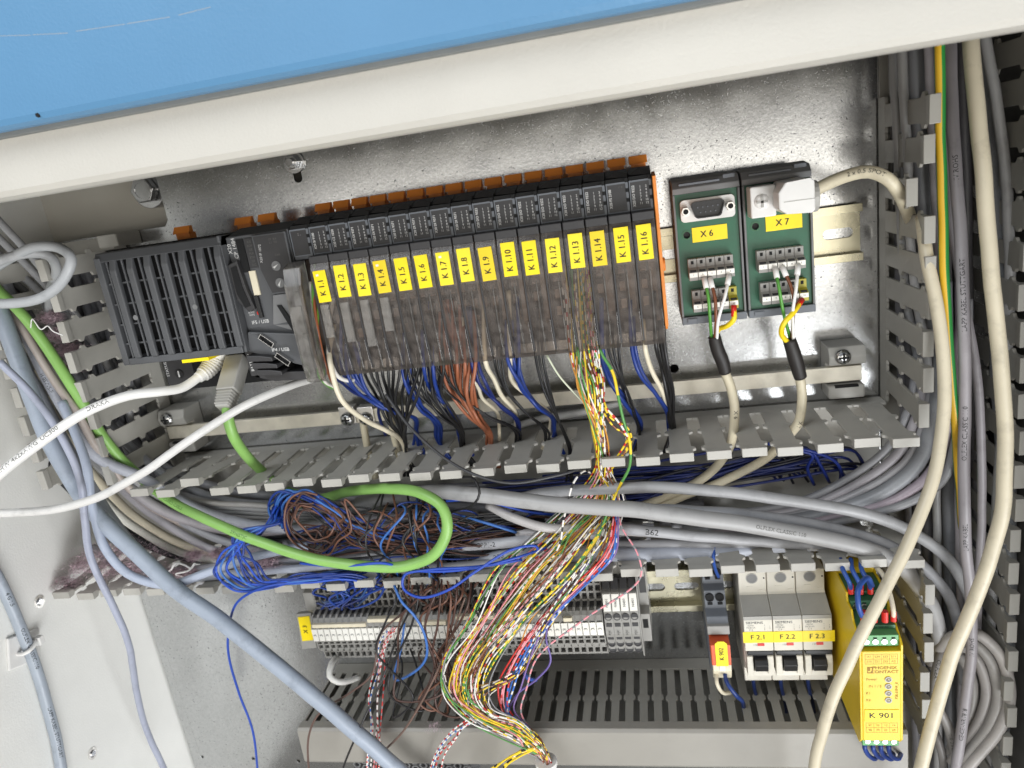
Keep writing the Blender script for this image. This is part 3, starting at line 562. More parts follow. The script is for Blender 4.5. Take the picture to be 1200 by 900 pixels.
# ================================================================== green boards X6, X7
def board(x0, s, label):
    r = thing('terminal_board', label, 'board', (x0 + 19, 3, 8), 'green boards on the upper rail')
    x1 = x0 + 37.6
    build('housing', MB().prism([(8, -37), (38, -37), (38, 43), (30, 46), (12, 46), (8, 44)], x0, x1), G['plcl'], r, .5)
    build('bottom_rim', MB().box(x0, x1, -38.2, -33.6, 38, 46.5).box(x0 + 3, x0 + 9, -37, -34.5, 46.5, 47.3), G['tgrey2'], r, .4)
    build('side_rim', MB().box(x0, x0 + 1.3, -33.5, 38.6, 38, 46.2), G['plcl'], r, .3); build('side_rim', MB().box(x1 - 1.3, x1, -33.5, 38.6, 38, 46.2), G['plcl'], r, .3)
    build('top_rim', MB().prism([(30, 38.8), (46.4, 38.8), (46.4, 42), (42, 45.8), (26, 47.6), (26, 44)], x0, x1), G['plcl'], r, .4)
    build('ridge_bar', MB().box(x0 + 4, x0 + 27, 43.4, 44.6, 43.2, 45.4).box(x0 + 29, x1 - 2, 42, 46.6, 38, 43.6), G['tgrey2'], r, .2)
    build('circuit_board', MB().prism([(x0 + 1.4, -33.4), (x1 - 1.4, -33.4), (x1 - 1.4, 38.6), (x0 + 1.4, 38.6)], 42, 43.8, 'd', [circ(x0 + 6.6, 15, 2.0)]), G['pcb'], r)
    build('hole_rim', MB().ring((x0 + 6.6, 15), 2.0, 2.9, 43.8, 44.05), G['dkgreen'], r)
    t = build('tag', MB().box(x0 + 9.6 + (0 if s == '6' else 2.6), x0 + 29.6 + (0 if s == '6' else 2.6), 10.2 + (0 if s == '6' else 1), 18.8 + (0 if s == '6' else 1), 43.85, 44.25), G['yellow'], r, .1)
    lettering(t, 'X ' + s, 5.2, (x0 + 18 + (0 if s == '6' else 3.4), 14.4 + (0 if s == '6' else 1), 44.4), G['ink'], squash=.95, bold=.09)
    for z0, dd, yl in ((-10.6, 0, 0), (-29.4, 0, 1)):
        for j in range(5):
            xa = x0 + 5.6 + 5.15 * j + (1 if yl else 0)
            m = G['olive'] if (yl and j == 4) else G['tgrey']
            tp = build('terminal_pole', MB().prism([(43.9, z0), (55, z0), (55, z0 + 5), (50, z0 + 7), (50, z0 + 12), (43.9, z0 + 12)], xa, xa + 5.0), m, r, .25)
            build('release_hole', MB().box(xa + 1.8, xa + 3.3, z0 + 9.0, z0 + 10.9, 50, 50.3), G['dark'], tp)
            build('marker', MB().box(xa + .2, xa + 4.8, z0 + 2.0, z0 + 4.6, 55, 55.4), G['mark'], tp)
            lettering(tp, str(j + 1 + (5 if yl else 0)), 1.5, (xa + 2.5, z0 + 3.3, 55.5), G['grayink'])
            build('wire_slot', MB().box(xa + .8, xa + 4.2, z0 + 5.0, z0 + 6.0, 53, 55.2), G['dark'], tp)
    return r
b6 = board(107.6, '6', 'green board tagged X 6 with an open nine pin socket')
def dshape(cx, cz, w, h, sl=1.6, n=4):
    r = 2.2; pts = []
    for (sx_, sz_, off) in ((1, 1, 0), (-1, 1, 0), (-1, -1, sl), (1, -1, sl)):
        px, pz = cx + sx_ * (w / 2 - off - r), cz + sz_ * (h / 2 - r); a0 = {(1, 1): 0, (-1, 1): 90, (-1, -1): 180, (1, -1): 270}[(sx_, sz_)]
        for k in range(n + 1): a = math.radians(a0 + 90 * k / n); pts.append((px + r * math.cos(a), pz + r * math.sin(a)))
    return pts
ds = build('serial_socket', MB().prism(dshape(126.6, 29, 30.4, 12.6, 0), 43.8, 48.6, 'd', [dshape(126.6, 29, 17.5, 8.4)]), G['white2'], b6, .3)
build('socket_shell', MB().prism(dshape(126.6, 29, 18.6, 9.4), 48.4, 52.4, 'd', [dshape(126.6, 29, 17.4, 8.3)]), G['black'], ds)
build('socket_insert', MB().prism(dshape(126.6, 29, 17.4, 8.3), 44, 50.4, 'd'), G['black'], ds)
pins = MB()
for i in range(5): pins.cyl((126.6 - 5.6 + 2.8 * i, 30.4), .38, 50.4, 51.2, 8)
for i in range(4): pins.cyl((126.6 - 4.2 + 2.8 * i, 27.5), .38, 50.4, 51.2, 8)
build('pins', pins, G['tgrey2'], ds)
for xx in (114.2, 139.0):
    sc = build('jack_screw', MB().cyl((xx, 29), 2.7, 48.6, 52.2, 6), G['nickel'], ds, .2); build('thread_hole', MB().cyl((xx, 29), 1.5, 52.2, 52.3), G['dark'], sc)
b7 = board(146.4, '7', 'green board tagged X 7 with a grey plug fitted')
pl = thing('serial_plug', 'light grey plug screwed onto the X 7 board', 'plug', (163, 30, 44))
build('flange', MB().box(148.6, 162, 21, 38, 46, 61), G['white2'], pl, .8)
build('thumb_screw', MB().dome((154.6, 29.6), 4.2, 61, 1.6), G['white2'], pl); build('screw_cross', MB().box(153.9, 155.3, 26.6, 32.6, 62.2, 62.8).box(151.6, 157.6, 29, 30.2, 62.2, 62.8), G['lgrey'], pl)
build('hood', MB().prism([(160.4, 25.5), (164, 22.6), (177, 21.6), (178.6, 23), (178.6, 38), (177, 39.6), (164, 38.8), (160.4, 34)], 46, 78, 'd'), G['white2'], pl, .8)
build('parting_line', MB().box(163, 178.7, 28.7, 29.1, 77.6, 78.15), G['lgrey'], pl)
build('cable_collar', MB().cyl((29, 64), 8.4, 178, 182.5, 20, axis='x'), G['lgrey'], pl, .6); build('collar_recess', MB().cyl((29, 64), 5.6, 182.4, 182.7, 16, axis='x'), G['dark'], pl)
# ================================================================== terminal row X3
TX0 = -182.5
ORD = 'first second third fourth fifth sixth seventh eighth ninth tenth eleventh twelfth thirteenth fourteenth fifteenth sixteenth seventeenth eighteenth nineteenth twentieth twenty-first twenty-second'.split()
def term_proto():
    x = TX0; r = thing('terminal_block', 'grey terminal block with a printed white marker in the long row', 'terminal block', (x + 2.5, -246, 8), 'grey terminal blocks in the X 3 row')
    prof = [(8, -208), (36, -208), (37.5, -209.5), (37.5, -231), (45, -232), (49, -236), (51, -240), (51, -251), (48.5, -253), (47.5, -261), (42.5, -262), (40.5, -274), (8, -274)]
    core = [(d - (1.6 if d > 10 else 0), z + (0.8 if z < -250 else -0.8 if z > -215 else 0)) for d, z in prof]
    build('housing', MB().prism(prof, x + .05, x + .75).prism(prof, x + 4.25, x + 4.95)
          .box(x + .7, x + 4.3, -210, -208, 8, 37.4).box(x + .7, x + 4.3, -214.6, -213.4, 30, 37.2).box(x + .7, x + 4.3, -219.8, -218.2, 30, 37.4).box(x + .7, x + 4.3, -226, -224.6, 30, 37.2).box(x + .7, x + 4.3, -232.4, -230.4, 30, 38)
          .prism([(40, -234), (46.6, -234), (48.8, -236.4), (50.4, -240), (40, -240)], x + .7, x + 4.3)
          .box(x + .7, x + 4.3, -253.4, -251, 40, 48.8).box(x + .7, x + 4.3, -257, -256, 40, 47.6).box(x + .7, x + 4.3, -263, -260.4, 38, 46.6).box(x + .7, x + 4.3, -268, -267, 36, 41.2).box(x + .7, x + 4.3, -274, -272.6, 8, 40.2), G['tgrey'], r)
    build('wire_chamber', MB().prism([(max(8, d - 3.0) if d > 10 else 8, z) for d, z in [(8, -209), (37, -209), (37, -231), (45, -233), (45, -252), (46, -259), (41, -262), (39, -272), (8, -272)]], x + .75, x + 4.25), G['plcd'], r)
    k = build('marker', MB().box(x + .35, x + 4.65, -250.6, -240.6, 50.6, 51.6), G['mark'], r)
    lettering(k, '3', 3.4, (x + 2.5, -245.6, 51.75), G['grayink'], (0, 1, 0), (-1, 0, 0), 1.5)
    return r
t0 = term_proto(); NT = 44
for i in range(1, NT):
    c = dup(t0, (5.0 * i, 0, 0))
    c['label'] = (ORD[i] + ' grey terminal block from the left end bracket of the long row') if i < 22 else (ORD[NT - 1 - i] + ' grey terminal block left of the four tall terminals')
t0['label'] = ORD[0] + ' grey terminal block from the left end bracket of the long row'
for x0, x1, z in ((-181, -138, -237.8), (-136, -110, -234.2), (-98, -76, -237.8), (-68, -40, -234.2), (-30, -12, -234.2), (-8, 4, -234.2), (10, 16, -237.8)):
    tag(build('jumper_bar', MB().box(x0, x1, z - 1.7, z + 1.3, 47, 51.5), G['cream'], bevel=.3), {-181: 'longest cream jumper bar at the left end of the terminal row', -136: 'cream jumper bar second from the left on the terminal row', -98: 'cream jumper bar under the brown drop wires', -68: 'cream jumper bar behind the first striped wires', -30: 'cream jumper bar behind the red and white wires', -8: 'cream jumper bar right of the striped wires', 10: 'shortest cream jumper bar near the four tall terminals'}[x0], 'jumper bar')
def tall(x):
    r = thing('tall_terminal', 'taller grey terminal with round wire holes at the right end of the row', 'terminal block', (x + 3, -246, 8), 'four tall terminals')
    prof = [(8, -206), (30, -206), (34, -212), (40, -219), (46, -221), (50, -236), (52, -250), (48, -258), (44, -270), (8, -276)]
    build('housing', MB().prism(prof, x + .05, x + 5.95), G['tgrey'], r, .3)
    build('top_clamp', MB().hexa([(x + .5, -213, 40), (x + 5.5, -213, 40), (x + 5.5, -219, 45), (x + .5, -219, 45)], [(x + .5, -213, 30), (x + 5.5, -213, 30), (x + 5.5, -219, 30), (x + .5, -219, 30)]), G['plcd'], r, .4)
    def onface(z): 
        return 46 + (50 - 46) * (-221 - z) / 15 if z > -236 else 50 + 2 * (-236 - z) / 14 if z > -250 else 52 - 4 * (-250 - z) / 8 if z > -258 else 48 - 4 * (-258 - z) / 12
    k = build('marker', MB().hexa([(x + .5, -221.5, 47), (x + 5.5, -221.5, 47), (x + 5.5, -233, 50.2), (x + .5, -233, 50.2)], [(x + .5, -221.5, 44), (x + 5.5, -221.5, 44), (x + 5.5, -233, 44), (x + .5, -233, 44)]), G['mark'], r)
    lettering(k, 'N401', 2.6, (x + 3, -227.2, 49.0), G['grayink'], (0, 1, -.27), (-1, 0, 0))
    for z, s in ((-237.4, 'o'), (-243.2, 's'), (-254.2, 's'), (-261, 'o'), (-267.4, 'o'), (-209.5, 's')):
        d = onface(z) if z < -215 else 31.8
        if s == 'o': build('wire_hole', MB().ring((x + 3, z), 2.1, 2.6, d - .6, d + .5).cyl((x + 3, z), 2.1, d - 1, d + .1), G['plcd'], r)
        else: build('release_slot', MB().box(x + 1, x + 5, z - 1.3, z + 1.3, d - 1, d + .35), G['plcd'], r)
    lettering(r, '>|<', 3.0, (x + 3, -248.8, 52.3), G['ink'], (0, 1, 0), (-1, 0, 0))
    return r
q = tall(38.4)
q['label'] = 'leftmost of the four taller grey terminals at the right end of the row'
for i in range(1, 4): dup(q, (6.0 * i, 0, 0))['label'] = ('', 'second from the left of the four taller grey terminals', 'third from the left of the four taller grey terminals', 'taller grey terminal next to the right end bracket')[i]
eb = thing('end_bracket', 'grey end bracket right of the four tall terminals', 'end bracket', (66, -246, 8))
build('body', MB().prism([(8, -208), (36, -208), (36, -238), (44, -240), (44, -262), (8, -268)], 63, 69.5), G['tgrey'], eb, .4)
build('recess', MB().box(64, 68.6, -228, -212, 35, 36.2), G['plcd'], eb); build('clamp_slot', MB().box(64.4, 68, -251, -244, 43, 44.2), G['dark'], eb); build('side_flange', MB().prism([(8, -208), (44, -208), (50, -236), (52, -250), (44, -274), (8, -276)], 62.5, 63.3), G['tgrey'], eb)
eb = thing('end_bracket', 'grey end bracket at the left end of the terminal row', 'end bracket', (-187, -232, 8))
build('body', MB().prism([(8, -206), (30, -206), (30, -216), (37, -218), (37, -233), (8, -262)], -191, -183), G['tgrey'], eb, .5)
x3 = thing('label_holder', 'grey tilted holder with a yellow X 3 tag left of the terminal row', 'label holder', (-199, -256, 10))
build('stalk', MB().box(-200, -186, -250, -246, 8, 24), G['tgrey'], x3, .4)
hl = build('holder_plate', MB().hexa([(-205.4, -241, 30), (-192.6, -240, 30), (-194.6, -271.4, 31), (-207, -272.6, 31)], [(-205.4, -241, 26), (-192.6, -240, 26), (-194.6, -271.4, 27), (-207, -272.6, 27)]), G['tgrey'], x3, .5)
tg = build('tag', MB().hexa([(-204, -243.4, 30.7), (-194.2, -242.6, 30.7), (-195.4, -264, 31.1), (-205, -264.8, 31.1)], [(-204, -243.4, 30), (-194.2, -242.6, 30), (-195.4, -264, 30.4), (-205, -264.8, 30.4)]), G['yellow'], hl)
lettering(tg, 'X 3', 5.0, (-199.8, -254, 31.15), G['ink'], (.06, 1, -.02), (-1, .06, 0), bold=.09)
# ================================================================== relay K 902
k9 = thing('coupling_relay', 'narrow grey relay socket with an orange relay tagged K 902', 'relay', (114, -246, 8))
sp = [(8, -206), (38, -206), (40, -209), (40, -220), (46, -222), (48, -234), (55, -236), (57, -240), (57, -248), (50, -250), (50, -262), (56, -264), (58, -276), (50, -280), (8, -280)]
build('socket', MB().prism(sp, 107, 121), G['tgrey2'], k9, .5)
for z, d in ((-211.5, 40), (-226.5, 47)):
    for xx in (110.6, 117.2):
        h = build('wire_hole', MB().ring((xx, z), 2.2, 2.9, d - 1, d + .7).cyl((xx, z), 2.2, d - 1, d + .2), G['dark'], k9); build('driver_slot', MB().box(xx - 1.6, xx + 1.6, z - 5.2, z - 3.4, d - 1, d + .9), G['dark'], h)
build('grey_collar', MB().box(106.8, 121.2, -246.6, -240, 40, 60), G['tgrey'], k9, .6)
rl = build('relay_body', MB().box(107.8, 120.4, -266, -250.2, 50, 66), G['amber'], k9, .6)
tg = build('tag', MB().prism([(110.6, -266), (118.4, -266), (118.4, -249), (116.4, -247.2), (112.6, -247.2), (110.6, -249)], 66.1, 66.6, 'd'), G['yellow'], k9)
lettering(tg, 'K 902', 4.4, (114.5, -256.6, 66.7), G['ink'], (0, 1, 0), (-1, 0, 0), .9, bold=.08)
build('retaining_clip', MB().prism([(52, -266.4), (63, -266.4), (64, -272), (58, -282), (48, -282)], 108.4, 120.4), G['cream'], k9, .6); build('clip_window', MB().box(112.6, 116.4, -272, -267.4, 62.5, 64.2), G['white2'], k9, .3)
for xx in (111, 117.4): build('wire_port', MB().cyl((xx, -279.5), 2.2, 54.5, 58.4, 12), G['black'], k9)
# ================================================================== breakers
for i in range(3):
    x0 = 129.6 + 18.0 * i; x1 = x0 + 17.6; c = (x0 + x1) / 2
    r = thing('circuit_breaker', 'light grey circuit breaker tagged F 2.%d, ' % (i + 1) + ('leftmost of three', 'between the other two', 'beside the yellow relay')[i], 'circuit breaker', (c, -246, 8), 'row of three circuit breakers')
    up = build('upper_housing', MB().prism([(8, -206), (50, -206), (50, -221.5), (52, -223), (66.5, -228.4), (66.5, -232), (8, -232)], x0, x1), G['brk'], r, .5)
    build('shoulder_band', MB().hexa([(x0 + .2, -222.6, 52.4), (x1 - .2, -222.6, 52.4), (x1 - .2, -228.2, 66.9), (x0 + .2, -228.2, 66.9)], [(x0 + .2, -222.6, 50), (x1 - .2, -222.6, 50), (x1 - .2, -228.2, 60), (x0 + .2, -228.2, 60)]), G['brk2'], r)
    build('face_band', MB().box(x0 + .1, x1 - .1, -231.2, -228.5, 60, 67.2), G['brk2'], r)
    sh = build('screw_hole', MB().ring((c - .2, -211.3), 3.3, 3.8, 49, 50.3), G['brk2'], up); build('screw', MB().cyl((c - .2, -211.3), 3.3, 49.9, 50.15, 16), G['plcl'], sh)
    build('latch_outline', MB().box(c - 4, c + .6, -220.6, -217.2, 49.9, 50.25).box(x1 - 5, x1 - .6, -221, -219.6, 49.9, 50.3), G['brk'], up, .1)
    build('side_dot', MB().cyl((x1 - 1.4, -211.3), .55, 50, 50.25), G['ink'], up)
    fr = build('front_housing', MB().prism([(8, -231), (67.4, -231), (67.4, -254.2), (60, -254.6), (60, -268), (8, -268)], x0, x1), G['brk'], r, .4)
    lettering(fr, 'SIEMENS', 2.5, (c - 2.2, -233, 67.5), G['grayink'], squash=1.15, bold=.06)
    lettering(fr, '5SY61\nMCB 6A\nC 6', 1.6, (c - 4.5, -236.6, 67.5), G['grayink']); lettering(fr, '1\n/\n2', 1.5, (c + 4, -236.4, 67.5), G['grayink']); lettering(fr, '1\n2', 1.4, (c + 7.2, -236.4, 67.5), G['grayink'])
    tg = build('tag', MB().box(x0 - (.9 if i == 0 else .15), x1 + (1.4 if i == 2 else .15), -247.6, -239.6, 67.45, 67.8), G['yellow'], r)
    lettering(tg, 'F 2.%d' % (i + 1), 4.9, (c - .4, -243.6, 67.9), G['ink'], bold=.09)
    build('indicator_window', MB().box(c - 1, c + 3.2, -250.2, -248.2, 67.4, 67.65), G['red'], fr); lettering(fr, 'I ON      O', 1.5, (c, -249.6, 67.55), G['grayink'])
    build('toggle_recess', MB().box(x0 + 1.2, x1 - .3, -258.4, -254.4, 55, 67.3), G['black'], r, .3)
    tgl = build('toggle', MB().prism([(56, -257.5), (70.5, -259), (72.5, -262), (70, -268), (56, -269)], x0 + 5.2, x1 - 4.2), G['black'], r, .5)
    for xa in (x0 + .5, x1 - 4.3): build('toggle_cheek', MB().prism([(50, -257.5), (68.6, -257.5), (69.6, -262), (68.6, -271), (50, -273)], xa, xa + 3.8), G['brk'], r, .4)
    build('cheek_bar', MB().box(x0 + .5, x1 - .4, -273.4, -269.2, 50, 67.4), G['brk'], r, .4)
    build('lower_housing', MB().prism([(8, -268), (62, -271), (56, -276), (51, -278), (51, -290), (8, -290)], x0, x1), G['brk'], r, .5)
    build('lower_screw_hole', MB().cyl((c - .3, -281), 3.3, 50.8, 51.2, 16), G['plcd'], r)
# ================================================================== safety relay
P0, P1 = 187.5, 210.6
ps = thing('safety_relay', 'tall yellow safety relay tagged K 901 with green screw terminals', 'relay', (199, -246, 8))
side = [(8, -199), (58, -199), (64, -202), (84, -202), (86, -207), (94, -207), (98, -212), (108, -217), (111, -219.5), (111, -284), (107, -289), (8, -291)]
for xa in (P0, P1 - 1.3): build('side_panel', MB().prism(side, xa, xa + 1.3), G['relayyellow'], ps, .3)
build('core', MB().prism([(8, -200), (58, -200), (62, -205), (78, -205), (80, -214), (104, -219), (104, -286), (8, -288)], P0 + 1.3, P1 - 1.3), G['relayyellow'], ps)
build('back_step', MB().box(P0 + 1.2, P1 - 1.2, -203.5, -198.8, 30, 62), G['relayyellow'], ps, .3)
def gblock(z0, z1, d0, d1, green, dark, screws_z, name='terminal_plug'):
    g = build(name, MB().box(P0 + 1.5, P1 - 1.5, z0, z1, d0, d1), G['termgreen'] if green else G['dkgreen'], ps, .4)
    for j in range(4):
        xx = P0 + 4.4 + 4.8 * j
        h = build('clamp_screw', MB().cyl((xx, screws_z), 1.75, d1 - .2, d1 + .5, 12), G['steel'], g, .2); build('screw_slot', MB().box(xx - 1.3, xx + 1.3, screws_z - .25, screws_z + .25, d1 + .5, d1 + .6), G['dark'], h)
        build('key_notch', MB().box(xx - 1, xx + 1, screws_z + 2.0, screws_z + 2.7, d1, d1 + .25), G['dark'], g)
    return g
gblock(-211.5, -205.4, 66, 88, 0, 1, -209.3); gblock(-221.6, -214.4, 90, 108.6, 1, 0, -218.6)
build('terminal_ledge', MB().box(P0 + 1.5, P1 - 1.5, -205.2, -202.6, 60, 82), G['dkgreen'], ps, .2); build('terminal_ledge', MB().box(P0 + 1.5, P1 - 1.5, -214.2, -211.8, 84, 103), G['dkgreen'], ps, .2)
lettering(ps, 'S21 S22 A2', 1.9, (P0 + 13.6, -213, 103.2), G['ink']); lettering(ps, 'S11 S12', 1.9, (P0 + 12, -204, 82.2), G['ink'])
fp = build('front_panel', MB().box(P0 + 1.2, P1 - 1.2, -284.5, -223, 100, 111.3), G['relayyellow'], ps, .5)
def grid(z0, z1, rows, txt):
    g = MB(); w = (P1 - P0 - 6) / 4
    for k in range(rows + 1): z = z0 + (z1 - z0) * k / rows; g.box(P0 + 3, P1 - 3, z - .1, z + .1, 111.3, 111.36)
    for k in range(5): g.box(P0 + 3 + w * k - .1, P0 + 3 + w * k + .1, z0, z1, 111.3, 111.35)
    o = build('printed_table', g, G['brownink'], fp)
    for a in range(rows):
        for b_ in range(4): lettering(o, txt[a][b_], 1.9, (P0 + 3 + w * (b_ + .5), z1 - (z1 - z0) * (a + .5) / rows, 111.4), G['brownink'])
grid(-231.4, -225, 2, (('A1', 'S34', 'S33', 'S11'), ('S10', 'S21', 'S22', 'A2')))
grid(-278.4, -271.8, 2, (('47', '33', '13', '14'), ('48', '34', '23', '24')))
lettering(fp, 'PHOENIX\nCONTACT', 2.7, (P0 + 13.2, -235.4, 111.45), G['brownink'], squash=1.12, bold=.08)
build('maker_mark', MB().prism([(P0 + 4, -237.6), (P0 + 7, -237.6), (P0 + 7, -233.4), (P0 + 4, -233.4)], 111.3, 111.45, 'd', [[(P0 + 4.5, -237.1), (P0 + 6.5, -237.1), (P0 + 6.5, -233.9), (P0 + 5.6, -233.9), (P0 + 5.6, -236), (P0 + 4.5, -236)]]), G['brownink'], fp)
for j, s in enumerate(('Power', 'IN 1 / 2', 'K1', 'K2')):
    z = -241.8 - 4.7 * j
    lettering(fp, s, 2.2, (P0 + 3.2 + .62 * len(s), z, 111.45), G['brownink'])
    k = build('indicator_lamp', MB().ring((P0 + 15.2, z), 1.25, 1.9, 111.3, 111.8), G['lgrey'], fp); build('lens', MB().dome((P0 + 15.2, z), 1.25, 111.4, .6, 10, 3), G['led'], k)
lettering(fp, 'PSR-ESM4_B', 2.2, (P0 + 19.6, -249.5, 111.45), G['brownink'], (0, 1, 0), (-1, 0, 0))
tg = build('tag', MB().box(P0 + 2.2, P1 - 2, -270.6, -262.4, 111.35, 111.7), G['yellow'], fp, .1); lettering(tg, 'K 901', 5.2, (P0 + 11.4, -266.4, 111.8), G['ink'], squash=1.1, bold=.1)
gblock(-290.5, -285.2, 88, 108.6, 1, 0, -287.4)
# ================================================================== cables
GR, GRB, GRV, GRD, BEI, CRM, WHT = (152, 151, 150), (158, 166, 182), (155, 150, 153), (118, 118, 121), (200, 190, 166), (220, 210, 186), (232, 230, 226)
def C(col, label, r, *pts, name='cable', cat='cable', group=None, **k):
    return cable(name, [tuple(p) for p in pts], r, cmat(*col), label, cat, group, **k)
INK = G['ink']
# ---- right upright duct
beige1 = C(BEI, 'beige cable hanging in front of the right duct and crossing its lower coil', 3.7, (1136, 20, 70), (1141, 90, 80), (1150, 180, 88), (1160, 300, 96), (1172, 420, 100), (1178, 520, 104), (1174, 600, 108), (1148, 690, 112), (1115, 770, 114), (1092, 850, 115), (1076, 915, 116), (1064, 1010, 112), (1060, 1150, 100))
beige2 = C(BEI, 'beige cable running down across the yellow relay and the breakers side', 3.3, (1080, 255, 66), (1086, 300, 78), (1098, 360, 86), (1106, 430, 92), (1105, 500, 98), (1090, 572, 106), (1058, 650, 118), (1014, 736, 130), (977, 816, 132), (960, 870, 130), (952, 920, 128), (946, 1010, 118), (944, 1150, 104))
c = C(GRV, 'lilac grey printed cable just right of the green and yellow earth wire', 3.1, (1112, 20, 55), (1115, 110, 62), (1122, 230, 70), (1128, 330, 78), (1131, 430, 84), (1130, 540, 84), (1131, 620, 80), (1137, 700, 78), (1139, 760, 78), (1131, 830, 78), (1122, 890, 78), (1118, 930, 78))
for u, s in ((.16, 'IV ROHS'), (.30, 'LAPP KABEL STUTTGART'), (.46, 'OLFLEX CLASSIC 110'), (.60, 'LAPP KABEL'), (.76, 'IV ROHS'), (.88, 'CE-CEI-NR.7818')): print_on(c, s, 3.4, u, G['ink'], (-.3, .2, 1), flip=True)
c = cable('earth_wire', [(1100, 20, 74), (1102, 120, 76), (1104, 220, 77), (1107, 330, 80), (1113, 420, 82), (1120, 500, 80), (1124, 560, 60), (1128, 620, 40)], 2.4, striped(rgb(214, 170, 40), rgb(40, 128, 56), 0.5, 0.45, lengthwise=True), 'green and yellow earth wire along the right duct', 'wire', sides=16)
C(GRV, 'thin lilac cable passing behind the earth wire at the right duct', 2.3, (1106, 150, 52), (1112, 250, 60), (1126, 330, 66), (1142, 420, 70), (1150, 520, 70), (1150, 600, 66), (1146, 700, 60), (1144, 800, 50), (1140, 930, 40))
C(GR, 'grey cable second from the right in the right duct', 2.7, (1150, 20, 50), (1166, 110, 56), (1179, 220, 60), (1183, 320, 60), (1178, 440, 58), (1170, 560, 56), (1163, 680, 52), (1160, 780, 46), (1158, 930, 40))
C((128, 130, 133), 'thick dark grey cable behind the beige one in the right duct', 4.8, (1142, 20, 34), (1154, 110, 38), (1166, 220, 44), (1168, 330, 46), (1172, 450, 46), (1180, 580, 48), (1181, 700, 48), (1178, 800, 46), (1170, 920, 44))
for i, (x0, x1, d, r, col, lb) in enumerate(((1046, 1062, 30, 2.2, GR, 'thin grey cable leftmost at the top of the right duct'), (1057, 1074, 42, 2.4, GR, 'grey cable second from the left at the top of the right duct'), (1073, 1088, 34, 4.4, (126, 127, 130), 'broad grey cable at the top of the right duct'), (1088, 1100, 46, 2.3, GRV, 'lilac cable left of the earth wire at the top of the right duct'))):
    C(col, lb, r, (x0 - 3, 10, d), (x0 + 2, 100, d + 4), (x0 + 8, 220, d + 6), (x0 + 14, 330, d + 6), (x1 + 14, 430, d + 2), (x1 + 22, 520, d - 4), (x1 + 24, 640, d - 8), (x1 + 26, 780, d - 12), (x1 + 24, 940, d - 14))
# coil at the lower right
for i, (cx, cy, rx, ry, d, lb) in enumerate(((1134, 818, 50, 76, 72, 'outermost grey loop of the coiled cable in the right duct'), (1130, 818, 40, 66, 68, 'second grey loop of the coiled cable in the right duct'), (1126, 816, 30, 56, 63, 'third grey loop of the coiled cable in the right duct'), (1120, 816, 20, 48, 58, 'innermost grey loop of the coiled cable in the right duct'))):
    C(((166, 161, 156), (154, 150, 145), (162, 157, 153), (148, 144, 140))[i], lb, 3.3, (cx - rx * .9, cy - ry * .55, d - 20), (cx - rx * .35, cy - ry * .95, d - 6), (cx + rx * .2, cy - ry, d), (cx + rx * .72, cy - ry * .7, d + 3), (cx + rx, cy - ry * .05, d + 4), (cx + rx * .74, cy + ry * .5, d + 6), (cx + rx * .15, cy + ry * .95, d + 8), (cx - rx * .35, cy + ry * 1.4, d + 10))
for i, (y, d, x0, x1, col, lb) in enumerate(((676, 70, 196, 470, (164, 168, 178), 'grey cable lying on the lower duct wall under the blue coil'), (668, 64, 150, 560, (150, 150, 154), 'grey cable behind the one lying on the lower duct wall'), (670, 70, 420, 700, (156, 156, 160), 'grey cable lying on the lower duct wall under the green loop'), (660, 58, 380, 720, (120, 120, 124), 'dark grey cable behind the green loop on the lower duct wall'))): C(col, lb, 2.9, (x0 - 40, y - 26, d - 26), (x0, y + 1, d - 4), (x0 * .66 + x1 * .34, y - 1 - (x1 - x0) * .016, d + 2), (x0 * .33 + x1 * .67, y - 3 - (x1 - x0) * .034, d), (x1, y - 8 - (x1 - x0) * .05, d - 8), (x1 + 40, y - 30, d - 26))
c = C((140, 136, 132), 'short printed grey cable rising left of the coil', 2.9, (1128, 758, 50), (1104, 764, 60), (1097, 790, 66), (1096, 820, 68), (1110, 850, 70), (1118, 880, 70), (1120, 925, 70)); print_on(c, 'OLFLEX', 3.2, .25, INK, (-.4, .2, 1)); print_on(c, '110  2 x 0,75', 3.0, .68, INK, (-.3, .2, 1))
C((134, 130, 127), 'printed grey cable lowest on the left of the coil', 2.6, (1088, 846, 50), (1096, 858, 64), (1104, 880, 68), (1108, 925, 70))
# ---- open duct : grey cables
m1 = C((164, 163, 162), 'thickest grey cable crossing in front of the striped wires', 4.9, (420, 590, 40), (498, 577, 62), (560, 580, 74), (640, 590, 82), (733, 597, 84), (833, 609, 82), (940, 626, 78), (1010, 642, 74), (1056, 664, 68), (1088, 704, 62), (1101, 745, 58), (1104, 790, 52)); print_on(m1, 'OLFLEX CLASSIC 110', 3.2, .62, G['grayink'], (0, .4, 1))
C((158, 158, 159), 'upper grey cable arching right below the slotted duct edge', 3.6, (585, 590, 44), (640, 578, 56), (690, 574, 64), (760, 571, 68), (833, 575, 70), (920, 586, 70), (1000, 599, 68), (1066, 622, 62), (1112, 656, 56), (1136, 700, 50), (1142, 770, 40))
C((152, 152, 154), 'grey cable between the two big arching cables at right', 3.4, (640, 600, 46), (720, 596, 58), (800, 598, 66), (890, 605, 68), (980, 620, 66), (1060, 648, 60), (1106, 690, 54), (1124, 740, 48), (1130, 800, 40))
b62 = C((168, 168, 170), 'grey cable hand marked B62 under the thickest cable', 3.3, (722, 619, 66), (760, 622, 70), (830, 630, 70), (900, 635, 66), (960, 640, 60), (1020, 650, 50)); print_on(b62, 'B62', 5.2, .14, INK, (0, .3, 1))
